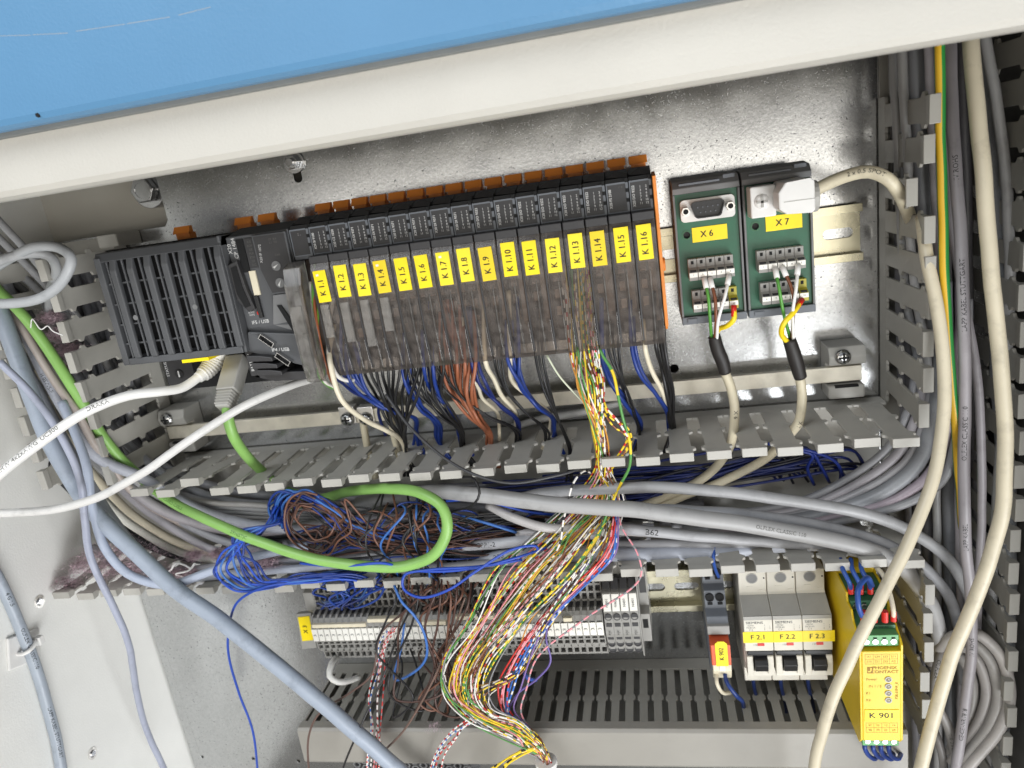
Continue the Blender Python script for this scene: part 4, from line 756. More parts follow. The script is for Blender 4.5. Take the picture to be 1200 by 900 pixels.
C((160, 160, 163), 'grey cable below the one marked B62', 3.2, (640, 642, 50), (700, 640, 56), (780, 638, 60), (860, 637, 58), (930, 636, 54), (1000, 646, 44))
C((166, 170, 180), 'lowest grey cable lying on the lower duct wall at right', 4.4, (622, 652, 64), (680, 651, 66), (760, 650, 64), (840, 647, 60), (910, 640, 52), (980, 636, 42))
C((150, 150, 153), 'thin grey cable just under the thickest cable', 2.4, (600, 612, 50), (690, 612, 58), (780, 622, 60), (880, 630, 56), (960, 634, 48))
for i, (y0, ax, ay, bx, by, r, col, lb) in enumerate(((604, 985, 566, 1064, 480, 2.6, (140, 140, 143), 'dark grey cable first to bend up into the right duct'), (610, 1000, 570, 1074, 488, 3.0, (158, 154, 158), 'grey cable second to bend up into the right duct'), (613, 1012, 574, 1082, 500, 2.4, (158, 157, 160), 'thin grey cable third to bend up into the right duct'), (618, 1032, 578, 1092, 500, 4.4, (142, 144, 148), 'thick grey cable bending up into the right duct'), (622, 1056, 582, 1112, 500, 3.0, (160, 148, 156), 'lilac cable bending up into the right duct'), (626, 1072, 586, 1120, 520, 2.6, (140, 140, 142), 'grey cable last to bend up into the right duct'))):
    d = 30 + 4 * i
    C(col, lb, r, (760 + 14 * i, y0 + 4, d - 14), (850 + 12 * i, y0 - 2, d - 6), (930 + 10 * i, y0 - 14, d), (ax, ay, d + 3), ((ax + bx) / 2 + 10, (ay + by) / 2 + 8, d + 5), (bx, by, d + 6), (bx + 12, by - 80, d + 4), (bx + 14, by - 170, d))
C((182, 178, 176), 'grey cable with a bare cut end crossing right of the green loop', 3.0, (572, 592, 64), (600, 606, 72), (640, 618, 74), (680, 620, 68), (730, 622, 60), (790, 626, 50))
c = C((186, 186, 190), 'cut grey cable hand marked CPP1-2 pointing left', 3.6, (538, 640, 66), (570, 638, 70), (610, 634, 70), (650, 627, 64), (700, 622, 54)); print_on(c, 'CPP1-2', 4.4, .22, INK, (0, .3, 1))
c = C((178, 180, 186), 'cut grey cable hand marked B32 lying above the one marked CPP1-2', 3.4, (532, 622, 60), (552, 632, 64), (580, 640, 62), (612, 645, 54)); print_on(c, 'B32', 4.6, .32, INK, (0, .4, 1))
c = C((170, 174, 184), 'cut bluish cable hand marked B30 near the lower duct wall', 3.8, (557, 660, 66), (590, 650, 68), (625, 643, 62), (670, 638, 52)); print_on(c, 'B30', 4.2, .28, INK, (0, .3, 1))
c = C((176, 178, 182), 'cut grey cable hand marked B15 beside the striped wires', 3.6, (606, 655, 70), (640, 650, 72), (690, 646, 66), (740, 646, 56)); print_on(c, 'B15', 4.2, .2, INK, (0, .3, 1))
C((176, 172, 172), 'short cut grey cable with a blue wire at its end', 2.9, (605, 625, 66), (640, 624, 68), (680, 626, 62), (720, 630, 50))
C((172, 168, 166), 'short cut grey cable highest in the brown tangle', 2.6, (543, 608, 52), (580, 606, 56), (620, 610, 50), (660, 614, 40))
# ---- left bundle
big = C((156, 165, 178), 'thickest blue grey cable slanting across the lower left plate', 5.4, (-30, 300, 60), (2, 372, 76), (28, 440, 88), (58, 516, 96), (104, 592, 98), (160, 648, 100), (205, 690, 104), (262, 730, 108), (330, 785, 110), (400, 843, 108), (470, 905, 104), (540, 970, 104), (640, 1080, 100), sides=18)
C((160, 163, 168), 'second broad grey cable beside the thickest blue grey one at left', 4.4, (-20, 330, 50), (12, 395, 62), (44, 460, 72), (78, 524, 80), (114, 585, 82), (150, 635, 80), (185, 668, 68))
c = C((170, 172, 180), 'printed grey cable right of the broad left bundle', 3.8, (-10, 290, 30), (26, 380, 62), (52, 438, 76), (78, 484, 82), (110, 532, 82), (170, 562, 70), (230, 596, 60), (300, 616, 52), (380, 620, 44), (470, 618, 36)); print_on(c, 'H 05VV5-F', 3.4, .3, INK, (.3, .3, 1))
C(GRV, 'lilac cable sweeping from the left bundle into the open duct', 3.6, (10, 330, 34), (50, 412, 58), (84, 476, 66), (122, 538, 68), (176, 590, 64), (240, 616, 56), (310, 622, 50), (390, 612, 42), (470, 606, 34), (560, 604, 28))
C((180, 168, 160), 'pinkish grey cable right of the printed one in the left bundle', 2.7, (-5, 330, 48), (26, 384, 70), (64, 446, 82), (90, 484, 84), (118, 530, 80), (172, 590, 62), (240, 624, 50), (330, 640, 40))
C((168, 168, 172), 'grey cable under the green one in the left bundle', 3.4, (0, 310, 24), (40, 380, 44), (80, 450, 56), (130, 528, 58), (190, 572, 50), (260, 592, 44), (340, 596, 36), (430, 598, 30), (530, 606, 24))
C((162, 163, 168), 'grey cable emerging highest under the slotted duct at left', 3.2, (60, 380, 28), (110, 470, 40), (160, 530, 44), (220, 572, 40), (290, 590, 34), (370, 590, 28), (460, 600, 24))
C((150, 150, 154), 'darker grey cable deep behind the slotted duct at left', 3.2, (90, 420, 20), (150, 510, 30), (210, 556, 32), (290, 578, 28), (380, 582, 22), (480, 590, 20), (620, 600, 20))
C(CRM, 'cream cable curving low into the left end of the open duct', 3.0, (30, 420, 44), (76, 510, 60), (120, 568, 62), (160, 606, 58), (210, 636, 52), (270, 652, 46), (340, 656, 40))
C((222, 220, 210), 'white cable just below the cream one at the left end of the open duct', 3.0, (20, 440, 40), (70, 530, 54), (118, 584, 58), (164, 622, 54), (215, 648, 48), (280, 660, 42))
C((40, 40, 42), 'black cable curving low into the left end of the open duct', 3.2, (10, 470, 34), (70, 560, 44), (130, 612, 46), (190, 646, 44), (250, 658, 40), (330, 660, 36))
C((172, 168, 172), 'grey cable dusted with lint at the left end of the open duct', 2.9, (90, 510, 60), (150, 580, 62), (200, 618, 60), (260, 648, 56), (330, 652, 48), (420, 656, 40), (520, 652, 34))
C((160, 160, 164), 'grey cable passing beneath the coiled blue wires', 3.0, (150, 560, 50), (210, 610, 54), (280, 640, 54), (350, 652, 48), (430, 640, 40), (520, 630, 36))
C((170, 170, 174), 'lower grey cable passing beneath the coiled blue wires', 2.7, (215, 682, 64), (260, 680, 66), (320, 664, 60), (380, 656, 50), (450, 652, 40))
C((166, 174, 190), 'blue grey cable dipping in a loop over the left lint', 3.0, (72, 470, 88), (100, 540, 96), (108, 590, 100), (122, 640, 104), (150, 672, 104), (196, 685, 100), (240, 672, 90), (300, 652, 78), (360, 640, 66))
C((160, 164, 180), 'thin blue grey cable hanging down the white side wall', 2.4, (0, 424, 110), (40, 466, 112), (76, 518, 112), (96, 570, 112), (99, 610, 112), (106, 652, 110), (130, 705, 104), (150, 752, 96), (158, 800, 84), (170, 850, 72), (194, 905, 60))
for i in range(6): C(((158, 157, 156), (146, 146, 147), (166, 163, 160))[i % 3], 'thin grey cable packed between the broad cables and the green one at left', 2.1, (-20 + 6 * i, 318 + 4 * i, 40 + 3 * (i % 2)), (20 + 5 * i, 382 + 4 * i, 58 + 4 * (i % 2)), (50 + 5 * i, 440 + 3 * i, 70 + 4 * (i % 2)), (80 + 4 * i, 494, 74 + 3 * (i % 2)), (116 + 3 * i, 548 - i, 68), (176 + 6 * i, 592 - 2 * i, 56), (260 + 10 * i, 612 - 4 * i, 42), (400, 612 - 3 * i, 28), group='thin grey cables in the left bundle')
for i in range(7): C((120 - 6 * (i % 3), 120 - 6 * (i % 3), 124 - 6 * (i % 3)), 'dark grey filler cable deep inside the left upright duct', 2.9, (70 + i * 8, 316, 10 + 3 * (i % 3)), (86 + i * 9, 370, 16 + 6 * (i % 3)), (104 + i * 9, 440, 18 + 6 * (i % 3)), (128 + i * 9, 520, 18 + 5 * (i % 3)), (180 + i * 12, 584 + 3 * i, 16), (300 + i * 12, 600 + 4 * i, 12), (460, 606 + 4 * i, 10), group='filler cables deep in the left duct')  # dark cables added to blacken the left duct slots
for i in range(9): C((104 - 5 * (i % 3), 102 - 5 * (i % 3), 104 - 5 * (i % 3)), 'dark grey filler cable deep inside the right upright duct', 3.0, (1046 + i * 10, 20, 12 + 5 * (i % 3)), (1052 + i * 10, 200, 14 + 6 * (i % 3)), (1056 + i * 10, 400, 16 + 5 * (i % 3)), (1066 + i * 10, 600, 14 + 5 * (i % 3)), (1072 + i * 10, 800, 14 + 5 * (i % 3)), (1076 + i * 10, 940, 12), group='filler cables deep in the right duct')  # dark cables added to blacken the right duct slots
for i in range(11): C((112 - 7 * (i % 3), 112 - 7 * (i % 3), 116 - 7 * (i % 3)), 'dark grey filler cable on the floor of the open duct', 2.9, (200 + 9 * i, 596 + 6 * i, 10 + 4 * (i % 2)), (420, 578 + 7.4 * i, 9 + 5 * (i % 2)), (640, 566 + 7.2 * i, 10 + 4 * (i % 2)), (800 + 8 * i, 572 + 6.2 * i, 8 + 4 * (i % 2)), group='filler cables on the open duct floor')  # dark cables added to darken the open duct behind its fingers
for i, (x, y, r, d, lb) in enumerate(((-8, 252, 2.6, 50, 'topmost of four parallel grey cables entering at upper left'), (-8, 272, 2.6, 46, 'second of four parallel grey cables entering at upper left'), (-8, 292, 2.6, 42, 'third of four parallel grey cables entering at upper left'), (-8, 310, 2.6, 36, 'lowest of four parallel grey cables entering at upper left'))):
    C((158, 158, 160), lb, r, (x, y, d), (40, y + 52 - i * 4, d), (90, y + 118 - i * 14, d - 4), (128, y + 180 - 26 * i, d - 10), (160, y + 250 - 40 * i, d - 14))
ring = C((172, 174, 176), 'grey cable bent into a ring over the top of the left duct', 3.0, (-30, 352, 112), (10, 356, 112), (48, 348, 112), (76, 326, 112), (84, 304, 110), (70, 291, 106), (40, 290, 102), (10, 304, 98), (-25, 330, 96))
C((166, 167, 168), 'grey cable arching under the ring and into the left duct', 3.0, (-30, 322, 104), (0, 306, 102), (30, 297, 98), (56, 299, 92), (66, 314, 82), (60, 338, 68), (58, 362, 58), (66, 392, 50))
GRN = (138, 184, 98)
g1 = cable('data_cable', [(-30, 310, 60), (0, 342, 70), (34, 378, 78), (66, 424, 82), (98, 474, 80), (130, 524, 72), (165, 560, 66), (205, 590, 74), (250, 612, 86), (310, 637, 94), (370, 655, 97), (430, 663, 98), (475, 663, 98), (508, 650, 98), (524, 622, 97), (518, 594, 94), (494, 578, 88), (455, 573, 76), (415, 575, 62), (380, 584, 48), (340, 592, 36)], 3.5, cmat(*GRN, dirt=.1), 'bright green data cable looping through the open duct', 'cable', step=2.5)
print_on(g1, 'INDUSTRIAL ETHERNET STANDARD CABLE', 3.0, .34, mat('green_ink', rgb(70, 110, 40), .6), (.1, .5, 1)); print_on(g1, '2YH(ST)C', 3.0, .47, mat('green_ink', rgb(70, 110, 40), .6), (.1, .4, 1))
# lower left cable on the side wall with its tie mount
w0 = [atx(-25, 640, XW + 5), atx(0, 682, XW + 5), atx(22, 732, XW + 5), atx(40, 778, XW + 5), atx(55, 826, XW + 5), atx(68, 880, XW + 5), atx(76, 930, XW + 5)]
lapp = cable('cable', w0, 3.9, cmat(160, 168, 178), 'printed blue grey cable tied to the white side wall at lower left', 'cable', world=True)
for u, s in ((.22, '4 G 1,5'), (.42, 'OLFLEX CLASSIC 110'), (.76, 'LAPP KABEL STUTTGART')): print_on(lapp, s, 3.6, u, INK, (1, .2, .5))
tm = atx(26, 760, XW); t = thing('tie_mount', 'white square cable tie mount stuck to the side wall', 'cable tie mount', tm)
a = math.radians(18)
def rotq(y, z): return (tm[1] + y * math.sin(a) + z * math.cos(a), tm[2] + y * math.cos(a) - z * math.sin(a))
sq = [rotq(*p) for p in ((-13, -11), (13, -11), (13, 11), (-13, 11))]
build('base', MB().prism(sq, XW + .1, XW + 3.2, 'x').add([], []) if 0 else MB().prism([(p[1], p[0]) for p in sq], XW + .1, XW + 2.4), G['white2'], t, .8)
mid = Vector(w0[3]) * .55 + Vector(w0[2]) * .45
tie = spline([tuple(mid + Vector(p)) for p in ((-4.8, 1, -6), (1, 2, -6), (4.6, 1.4, -3.6), (5.2, 0, 0), (4.6, -1, 3.6), (1, -2, 6), (-4.8, -1, 6))], 1)
build('strap', tube_mb(tie, 1.4, 8), G['white2'], t); build('strap_head', MB().box(mid.x + 2, mid.x + 6.4, mid.y - 3, mid.y + 3.4, mid.z - 9, mid.z - 4.6), G['white2'], t, .6)
# ---- network leads
dr = cable('network_cable', [(236, 440, 72), (214, 454, 84), (188, 459, 96), (150, 464, 108), (112, 478, 118), (76, 498, 128), (40, 524, 138), (0, 556, 148), (-30, 585, 155)], 3.0, cmat(*WHT, dirt=.05), 'white printed network cable plugged in below the controller', 'network cable', step=2)
for u, s in ((.42, 'DRAKA'), (.62, 'UC300'), (.78, 'HIGHW 4x2xAWG')): print_on(dr, s, 4.0, u, G['grayink'], (-.2, .2, 1), flip=True)
bt = thing('plug_boot', 'white ribbed plug boot under the yellow clip', 'plug', at(248, 422, 62))
pth = [Vector(at(*p)) for p in ((256, 410, 58), (250, 424, 62), (243, 434, 67), (232, 443, 74))]
sp = spline(pth, 1.0); build('boot_body', tube_mb(sp, 4, 14, lambda u: 7.2 - 3.6 * u), G['white2'], bt)
for k in range(7):
    i = int((.28 + .095 * k) * (len(sp) - 2)); u = i / len(sp); sg = [sp[i], sp[i] + (sp[i + 1] - sp[i]).normalized() * 1.3]; build('boot_rib', tube_mb(sg, 7.9 - 3.7 * u, 16), G['white2'], bt, .3)
pg = thing('data_plug', 'grey plug with a tapered sleeve under the controller holding a green cable', 'plug', at(273, 440, 66))
p0, p1 = Vector(at(279, 420, 58)), Vector(at(268, 460, 78))
def obox(a0, a1, w, h, w1=None, h1=None):
    w1 = w1 or w; h1 = h1 or h; T = (a1 - a0).normalized(); Rr = Vector((1, 0, 0)); Rr = (Rr - T * Rr.dot(T)).normalized(); Q = T.cross(Rr)
    f = lambda c, w_, h_: [tuple(c + Rr * sx_ * w_ + Q * sy_ * h_) for sx_, sy_ in ((-1, -1), (1, -1), (1, 1), (-1, 1))]
    return MB().hexa(f(a0, w, h), f(a1, w1, h1))
build('plug_body', obox(p0, p1, 6.6, 5), G['lgrey'], pg, .8); T = (p1 - p0).normalized()
build('latch', obox(p0 + Vector((0, 0, 5.4)), p0 + T * 12 + Vector((0, 0, 5.6)), 2.2, .8), G['plcl'], pg, .4)
sv = build('sleeve', obox(p1, p1 + T * 12, 5.6, 4.6, 4.6, 4.2), G['lgrey'], pg, .8)
for k in range(5): build('sleeve_rib', obox(p1 + T * (1 + 2.1 * k) - T * 0, p1 + T * (2 + 2.1 * k), 5.75 - .17 * k, 4.8), G['lgrey'], sv, .2)
cable('data_cable', [(266, 472, 84), (267, 488, 86), (273, 510, 84), (284, 528, 74), (300, 545, 56), (330, 572, 44), (372, 586, 44)], 3.5, cmat(*GRN, dirt=.1), 'short green data cable from the grey plug into the slotted duct', 'cable', step=2)
C((214, 212, 208), 'pale grey cable running left from below the first smoked cover', 2.7, (366, 444, 40), (340, 452, 62), (300, 469, 80), (262, 490, 92), (222, 516, 104), (170, 552, 116), (120, 580, 124), (70, 596, 128), (20, 601, 132), (-20, 600, 134), step=2)
# ---- X6 / X7 leads
x7c = C((206, 196, 170), 'beige cable from the grey X 7 plug arching into the right duct', 3.4, at(945, 234, 66) and (938, 234, 64), (960, 220, 66), (990, 207, 70), (1018, 202, 74), (1040, 210, 76), (1054, 226, 72), (1062, 244, 60), (1072, 268, 40)); print_on(x7c, '2 x 0.5 SPOT', 3.2, .34, INK, (0, .2, 1))
def board_leads(ws, sleeve, cbl, nm):
    sd = 'left' if nm == 'X 6' else 'right'
    out = cable('lead_cable', cbl, 2.9, cmat(*(206, 196, 170)), 'beige cable with a black sleeve below the %s green board' % sd, 'cable')
    print_on(out, {'X 6': 'X 6', 'X 7': 'X 7'}[nm], 3.4, .2, INK, (.1, .2, 1))
    tag(build('shrink_sleeve', tube_mb(spline(P3(sleeve), 1.2), 3.7, 14, lambda u: 3.7 + .5 * math.sin(u * 3.1)), G['shrink']), 'black shrink sleeve gathering the wires of the %s green board' % sd, 'sleeve')
    for (col, cn, pts, fr) in ws:
        o = cable('wire', pts, .95 if cn != 'yellow' else 1.55, cmat(*col, dirt=.05), cn + ' wire from the %s green board into its black sleeve' % sd, 'wire', sides=8, step=1.2)
        p = [Vector(at(*q)) for q in pts[:2]]; T = (p[1] - p[0]).normalized()
        build('ferrule', tube_mb([p[0] - T * 2.2, p[0] + T * 1.0, p[0] + T * 4.4], 1.6, 10), G['red'] if fr else G['white2'], o)
board_leads([((84, 150, 60), 'green', [(826, 330, 57), (830, 348, 62), (832, 372, 60), (834, 398, 52)], 0), ((120, 70, 44), 'brown', [(833, 330, 57), (838, 350, 63), (839, 374, 62), (838, 398, 54)], 0), ((232, 230, 226), 'white', [(854, 326, 57), (850, 346, 64), (842, 374, 63), (840, 398, 55)], 0), ((236, 206, 30), 'yellow', [(860, 362, 57), (860, 374, 58), (852, 382, 56), (842, 386, 52), (838, 398, 50)], 1)],
            [(837, 394, 53), (841, 410, 52), (846, 422, 50), (850, 436, 48)], [(848, 432, 48), (856, 452, 48), (861, 474, 50), (861, 496, 50), (858, 514, 44), (852, 530, 36), (838, 548, 30), (815, 566, 28), (780, 582, 26), (740, 596, 24)], 'X 6')
board_leads([((84, 150, 60), 'green', [(909, 318, 57), (913, 338, 63), (918, 366, 60), (926, 396, 52)], 0), ((120, 70, 44), 'brown', [(918, 316, 57), (927, 336, 62), (930, 350, 62), (928, 396, 54)], 0), ((232, 230, 226), 'white', [(935, 314, 57), (933, 338, 64), (929, 366, 62), (930, 400, 55)], 0), ((236, 206, 30), 'yellow', [(938, 354, 57), (930, 366, 62), (918, 380, 64), (916, 392, 60), (924, 402, 55)], 1)],
            [(925, 398, 55), (930, 414, 54), (934, 428, 52), (938, 442, 50)], [(936, 438, 50), (940, 456, 50), (940, 474, 50), (936, 494, 48), (926, 508, 40), (915, 522, 34), (890, 542, 30), (850, 562, 28), (800, 582, 26), (760, 600, 24)], 'X 7')
# ================================================================== thin wires
BLU, BLL, BLD, BRN, BRL, BLK, ORA, PUR = (26, 53, 126), (62, 108, 178), (22, 38, 102), (76, 52, 44), (112, 76, 60), (30, 29, 30), (148, 88, 60), (112, 96, 160)
def Wr(col, label, group, r, pts, jit=0, step=3.0, sides=6, m=None):
    q = [pts[0]] + [(p[0] + random.gauss(0, jit), p[1] + random.gauss(0, jit), p[2] + random.gauss(0, jit * .35)) for p in pts[1:-1]] + [pts[-1]]
    return cable('wire', q, r, m or cmat(*col, dirt=.05), label, 'wire', group, sides=sides, step=step)
def lerp(a, b, t): return tuple(x + (y - x) * t for x, y in zip(a, b))
# ---- from the modules into the slots of the open duct
def drop(col, label, sx_, sy_, ex, ey, n=1, r=1.0, bow=8, spread=4, group=None, ed=30, m=None, mid=None):
    for i in range(n):
        x0 = sx_ + (i - (n - 1) / 2) * spread + random.gauss(0, .6); y0 = sy_ - random.uniform(26, 84); e = ex + random.gauss(0, 2)
        d0 = 74 + random.uniform(-4, 6)
        a, b = (x0, sy_, d0 + 2), (e, ey - 16, ed + 14)
        pm = [lerp(a, b, .33), lerp(a, b, .68)]
        pm = [(p[0] - bow * (.8 - .3 * k) + random.gauss(0, 2.2), p[1] + bow * .5 + random.gauss(0, 2), p[2] + 4 + random.gauss(0, 4)) for k, p in enumerate(pm)]
        Wr(col, label, group, r * random.uniform(.92, 1.08), [(x0 - 2, y0, 72.5 + random.uniform(-1, 1)), a] + pm + [b, (e + 2, ey + 2, ed + random.gauss(0, 3)), (e + 6 + random.gauss(0, 6), ey + 26, ed - 4)], m=m, step=3, sides=7)
GB = 'black wires dropping from the modules'; GBL = 'blue wires dropping from the modules'; GO = 'orange wires dropping from the modules'; GC = 'cream wires dropping from the modules'
drop(BLU, 'blue wire in the leftmost thick blue bunch', 412, 438, 486, 506, 5, 1.15, 12, 5, GBL)
drop(BLD, 'dark blue wire at the far left under the modules', 392, 438, 440, 484, 1, 1.2, 10, 5, GBL)
drop(BLK, 'black wire in the densest black bunch under the modules', 462, 434, 474, 532, 11, 1.0, 6, 7, GB)
drop(BLK, 'black wire in the bunch slanting left of the orange one', 500, 430, 540, 520, 8, .9, 12, 6, GB)
drop(BLU, 'blue wire between the two black bunches', 476, 434, 512, 512, 3, 1.15, 8, 5, GBL)
drop(BLU, 'blue wire left of the orange bunch', 502, 430, 536, 508, 3, 1.15, 8, 5, GBL)
drop(ORA, 'orange wire in the orange bunch under the modules', 538, 428, 572, 522, 10, 1.15, 10, 4.4, GO)
drop(BLK, 'black wire crossing the orange bunch', 516, 430, 606, 520, 4, .8, 14, 9, GB)
drop(BLD, 'dark blue wire right of the orange bunch', 556, 426, 606, 508, 3, 1.1, 10, 4, GBL)
drop(CRM, 'cream wire right of the orange bunch', 568, 424, 604, 498, 1, 1.5, 2, 4, GC)
drop(CRM, 'cream wire beside the orange bunch partly hidden by it', 545, 428, 584, 500, 1, 1.2, 6, 4, GC)
drop(BLK, 'black wire right of the cream one', 584, 424, 640, 520, 3, .8, 12, 4, GB)
drop(BLU, 'blue wire in the thick bunch beside a cream wire', 602, 422, 646, 506, 5, 1.15, 10, 3.4, GBL)
drop(CRM, 'cream wire along the thick blue bunch', 598, 422, 642, 500, 1, 1.5, 8, 4, GC)
drop(BLK, 'black wire left of the multicoloured cascade', 632, 418, 668, 538, 3, .9, 4, 4, GB)
drop(BLU, 'blue wire just right of the multicoloured cascade', 706, 414, 746, 508, 2, 1.3, 8, 3, GBL)
drop(BLK, 'black wire just right of the multicoloured cascade', 720, 412, 748, 512, 3, .9, 2, 6, GB)
drop(BLU, 'blue wire left of the rightmost cream wire', 742, 408, 782, 500, 2, 1.3, 6, 2.5, GBL)
drop(CRM, 'rightmost cream wire under the modules', 756, 406, 781, 498, 1, 1.6, 0, 4, GC)
drop(BLK, 'thick black wire at the right end of the modules', 774, 404, 786, 504, 3, 1.25, 0, 5, GB)
Wr((210, 214, 190), 'single pale thin wire right of the tag K 1.12 drop', None, .6, [(640, 415, 78), (655, 440, 80), (680, 468, 78), (700, 490, 72)])
for (col, lb, pts, r) in (((96, 160, 60), 'green wire left of the tag K 1.1', [(369, 300, 80), (367, 350, 84), (374, 400, 86), (374, 440, 82), (385, 452, 76), (396, 456, 60)], 1.0), ((150, 84, 50), 'brown wire left of the tag K 1.1', [(366, 320, 80), (370, 370, 86), (378, 415, 88), (386, 440, 84), (392, 452, 74)], 1.0), ((232, 228, 220), 'white wire left of the tag K 1.1', [(364, 330, 80), (368, 380, 84), (376, 425, 86), (380, 446, 82), (392, 454, 70)], 1.0), ((120, 170, 60), 'second green wire left of the tag K 1.1', [(374, 350, 82), (372, 390, 86), (380, 425, 86), (378, 446, 80)], 1.0), (CRM, 'thick cream wire curving below the first module', [(392, 380, 74), (386, 410, 84), (388, 430, 92), (400, 468, 90), (428, 492, 76), (452, 504, 60), (470, 516, 44), (480, 545, 30)], 1.7), ((232, 228, 220), 'white wire hooked under the first module', [(390, 350, 73), (385, 395, 78), (386, 420, 88), (396, 441, 86), (410, 446, 78), (420, 442, 68)], 1.3)):
    Wr(col, lb, None, r, pts, sides=8, step=2)
C((206, 196, 170), 'beige cable standing behind the clamp screws', 2.6, (424, 486, 16), (427, 506, 20), (432, 530, 18), (440, 560, 16)); C((206, 196, 170), 'second beige cable right of the clamp screws', 2.6, (448, 470, 14), (458, 492, 24), (462, 512, 26), (470, 545, 20))
C((200, 200, 198), 'pale cable lying behind the flat bar in the middle', 2.6, (600, 500, 8), (640, 490, 10), (690, 482, 9), (730, 470, 8))
Wr((60, 60, 62), 'long dark grey wire arching over the slotted duct edge', None, .95, [(452, 462, 84), (480, 500, 90), (520, 536, 92), (556, 556, 94), (598, 566, 92), (640, 560, 86), (680, 548, 74), (690, 530, 52)], sides=8)
Wr(BLK, 'black wire hooking down over the thickest grey cable', None, .85, [(530, 560, 70), (556, 562, 88), (562, 578, 92), (556, 590, 92), (530, 600, 80), (505, 612, 66)])
# ---- multicoloured striped wires
WH, YE, RE, GN, BU, PK, VI, GY, BR_, BK_ = (236, 232, 226), (240, 208, 52), (200, 50, 46), (90, 150, 78), (60, 110, 190), (230, 150, 158), (130, 104, 160), (140, 140, 142), (130, 80, 52), (40, 38, 38)
OG = (214, 150, 60)
combos = [(WH, YE, 'white and yellow'), (WH, BK_, 'black and white'), (OG, None, 'plain orange'), (WH, None, 'plain white'), (GN, None, 'plain green'), (GY, None, 'plain grey'), (PK, None, 'plain pink'), (YE, None, 'plain yellow'), (BR_, None, 'plain brown'), (YE, BK_, 'yellow and black'), (WH, GN, 'white and green'), (YE, RE, 'yellow and red'), (WH, RE, 'white and red'), (YE, None, 'plain yellow'), (WH, None, 'plain white'), (GN, None, 'plain green'), (BR_, YE, 'brown and yellow'), (WH, GY, 'white and grey'), (GN, YE, 'green and yellow'), (BR_, None, 'plain brown'), (WH, BR_, 'white and brown'), (YE, GN, 'yellow and green'), (PK, BR_, 'pink and brown')]
GM = 'multicoloured wires spilling from the module tagged K 1.13'
def sm(c1, c2, per): return cmat(*c1, dirt=.05) if c2 is None else striped(rgb(*c1), rgb(*c2), per, .62)
for i in range(54):
    c1, c2, nm = combos[i % len(combos)]; t = random.random(); s = random.uniform(-1, 1); s2 = max(-1, min(1, s * .6 + random.gauss(0, .45)))
    x0 = 686 + (i % 12 - 5.5) * 2.6 + random.gauss(0, 1); y0 = 300 + random.uniform(0, 70)
    rgt = s > .55
    pts = [(x0 - 10 + random.gauss(0, 2), y0, 72.6), (x0 - 2, 412, 78 + random.uniform(-2, 4)), (x0 + 6 + s * 2, 450, 86 + random.uniform(-5, 5)), (702 + s * 5, 500, 84 + random.uniform(-5, 5)), (708 + s * 6, 548, 68 + random.uniform(-6, 6)), (704 + s2 * 34, 588, 60 + random.uniform(-6, 5))]
    if rgt and i % 3: pts += [(700 + s2 * 26, 622, 72 + random.uniform(-3, 3)), (680 + s2 * 24, 664, 84 + random.uniform(-4, 4)), (628 + s2 * 26, 728, 84 + random.uniform(-6, 6)), (596 + s2 * 20, 790, 86 + random.uniform(-4, 4))]
    else: pts += [(672 + s2 * 46, 628, 74 + random.uniform(-3, 5)), (636 + s2 * 54, 668, 88 + random.uniform(-6, 6)), (588 + s2 * 40, 728, 92 + random.uniform(-7, 7)), (553 + s2 * 32, 780, 94 + random.uniform(-6, 6))]
    pts += [(548 + s2 * 26, 814, 92 + random.uniform(-4, 6)), (566 + s2 * 13, 838 - s2 * 5, 94 + random.uniform(-4, 6)), (600 + s2 * 4 + 5, 855 - s2 * 12, 98 + random.uniform(-4, 5)), (628 + s2 * 5, 872 - s2 * 8, 100 + random.uniform(-3, 4)), (640 + s2 * 5, 892, 100 + random.uniform(-3, 3)), (638 + s2 * 5, 925, 98)]
    Wr(WH, nm + ' thin wire in the multicoloured cascade', GM, .47, pts, 2.6, 3, 5, m=sm(c1, c2, random.choice((5.5, 7.5, 9.0))))
for i, (c1, c2, nm, off) in enumerate(((RE, None, 'plain red', 0), (PK, None, 'plain pink', 4), (BU, None, 'plain mid blue', 8), (VI, None, 'plain violet', 14), (PK, RE, 'pink and red', 2), (BU, WH, 'blue and white', 10), (RE, BU, 'red and blue', 6), (PK, GY, 'pale pink', 20))):
    e = 0 if i != 7 else 60
    Wr(WH, nm + ' wire on the right side of the multicoloured cascade', GM, .6, [(706 + off * .3, 540, 66), (716 + off * .4, 580, 62), (718 + off * .5, 615, 74), (708 + off + e * .3, 650, 84), (670 + off + e, 690 - e * .2, 86), (632 + off * 1.1 + e * .5, 728, 86), (600 + off * 1.6, 770, 90), (586 + off * 1.6, 806, 90), (588 + off, 834, 92), (612 + off * .5, 852, 96), (634, 872, 100), (643, 925, 98)], 1.5, 3, 6, m=sm(c1, c2, 7))
Wr(WH, 'black and white wire arcing left above the thickest cable', None, .65, [(700, 560, 60), (684, 552, 72), (672, 566, 80), (665, 590, 84), (660, 612, 80), (655, 640, 84), (620, 690, 88), (580, 740, 92), (552, 790, 92), (560, 830, 92)], 0, 3, 6, m=sm(WH, BK_, 8))
Wr(WH, 'yellow and green wire curving right of the cascade top', None, .9, [(700, 390, 72), (704, 412, 80), (718, 436, 84), (724, 462, 86), (730, 490, 86), (738, 518, 82), (738, 545, 78), (726, 570, 70), (712, 600, 70), (700, 630, 76), (670, 670, 86), (620, 720, 90), (575, 780, 92)], 0, 3, 8, m=sm(GN, YE, 40))
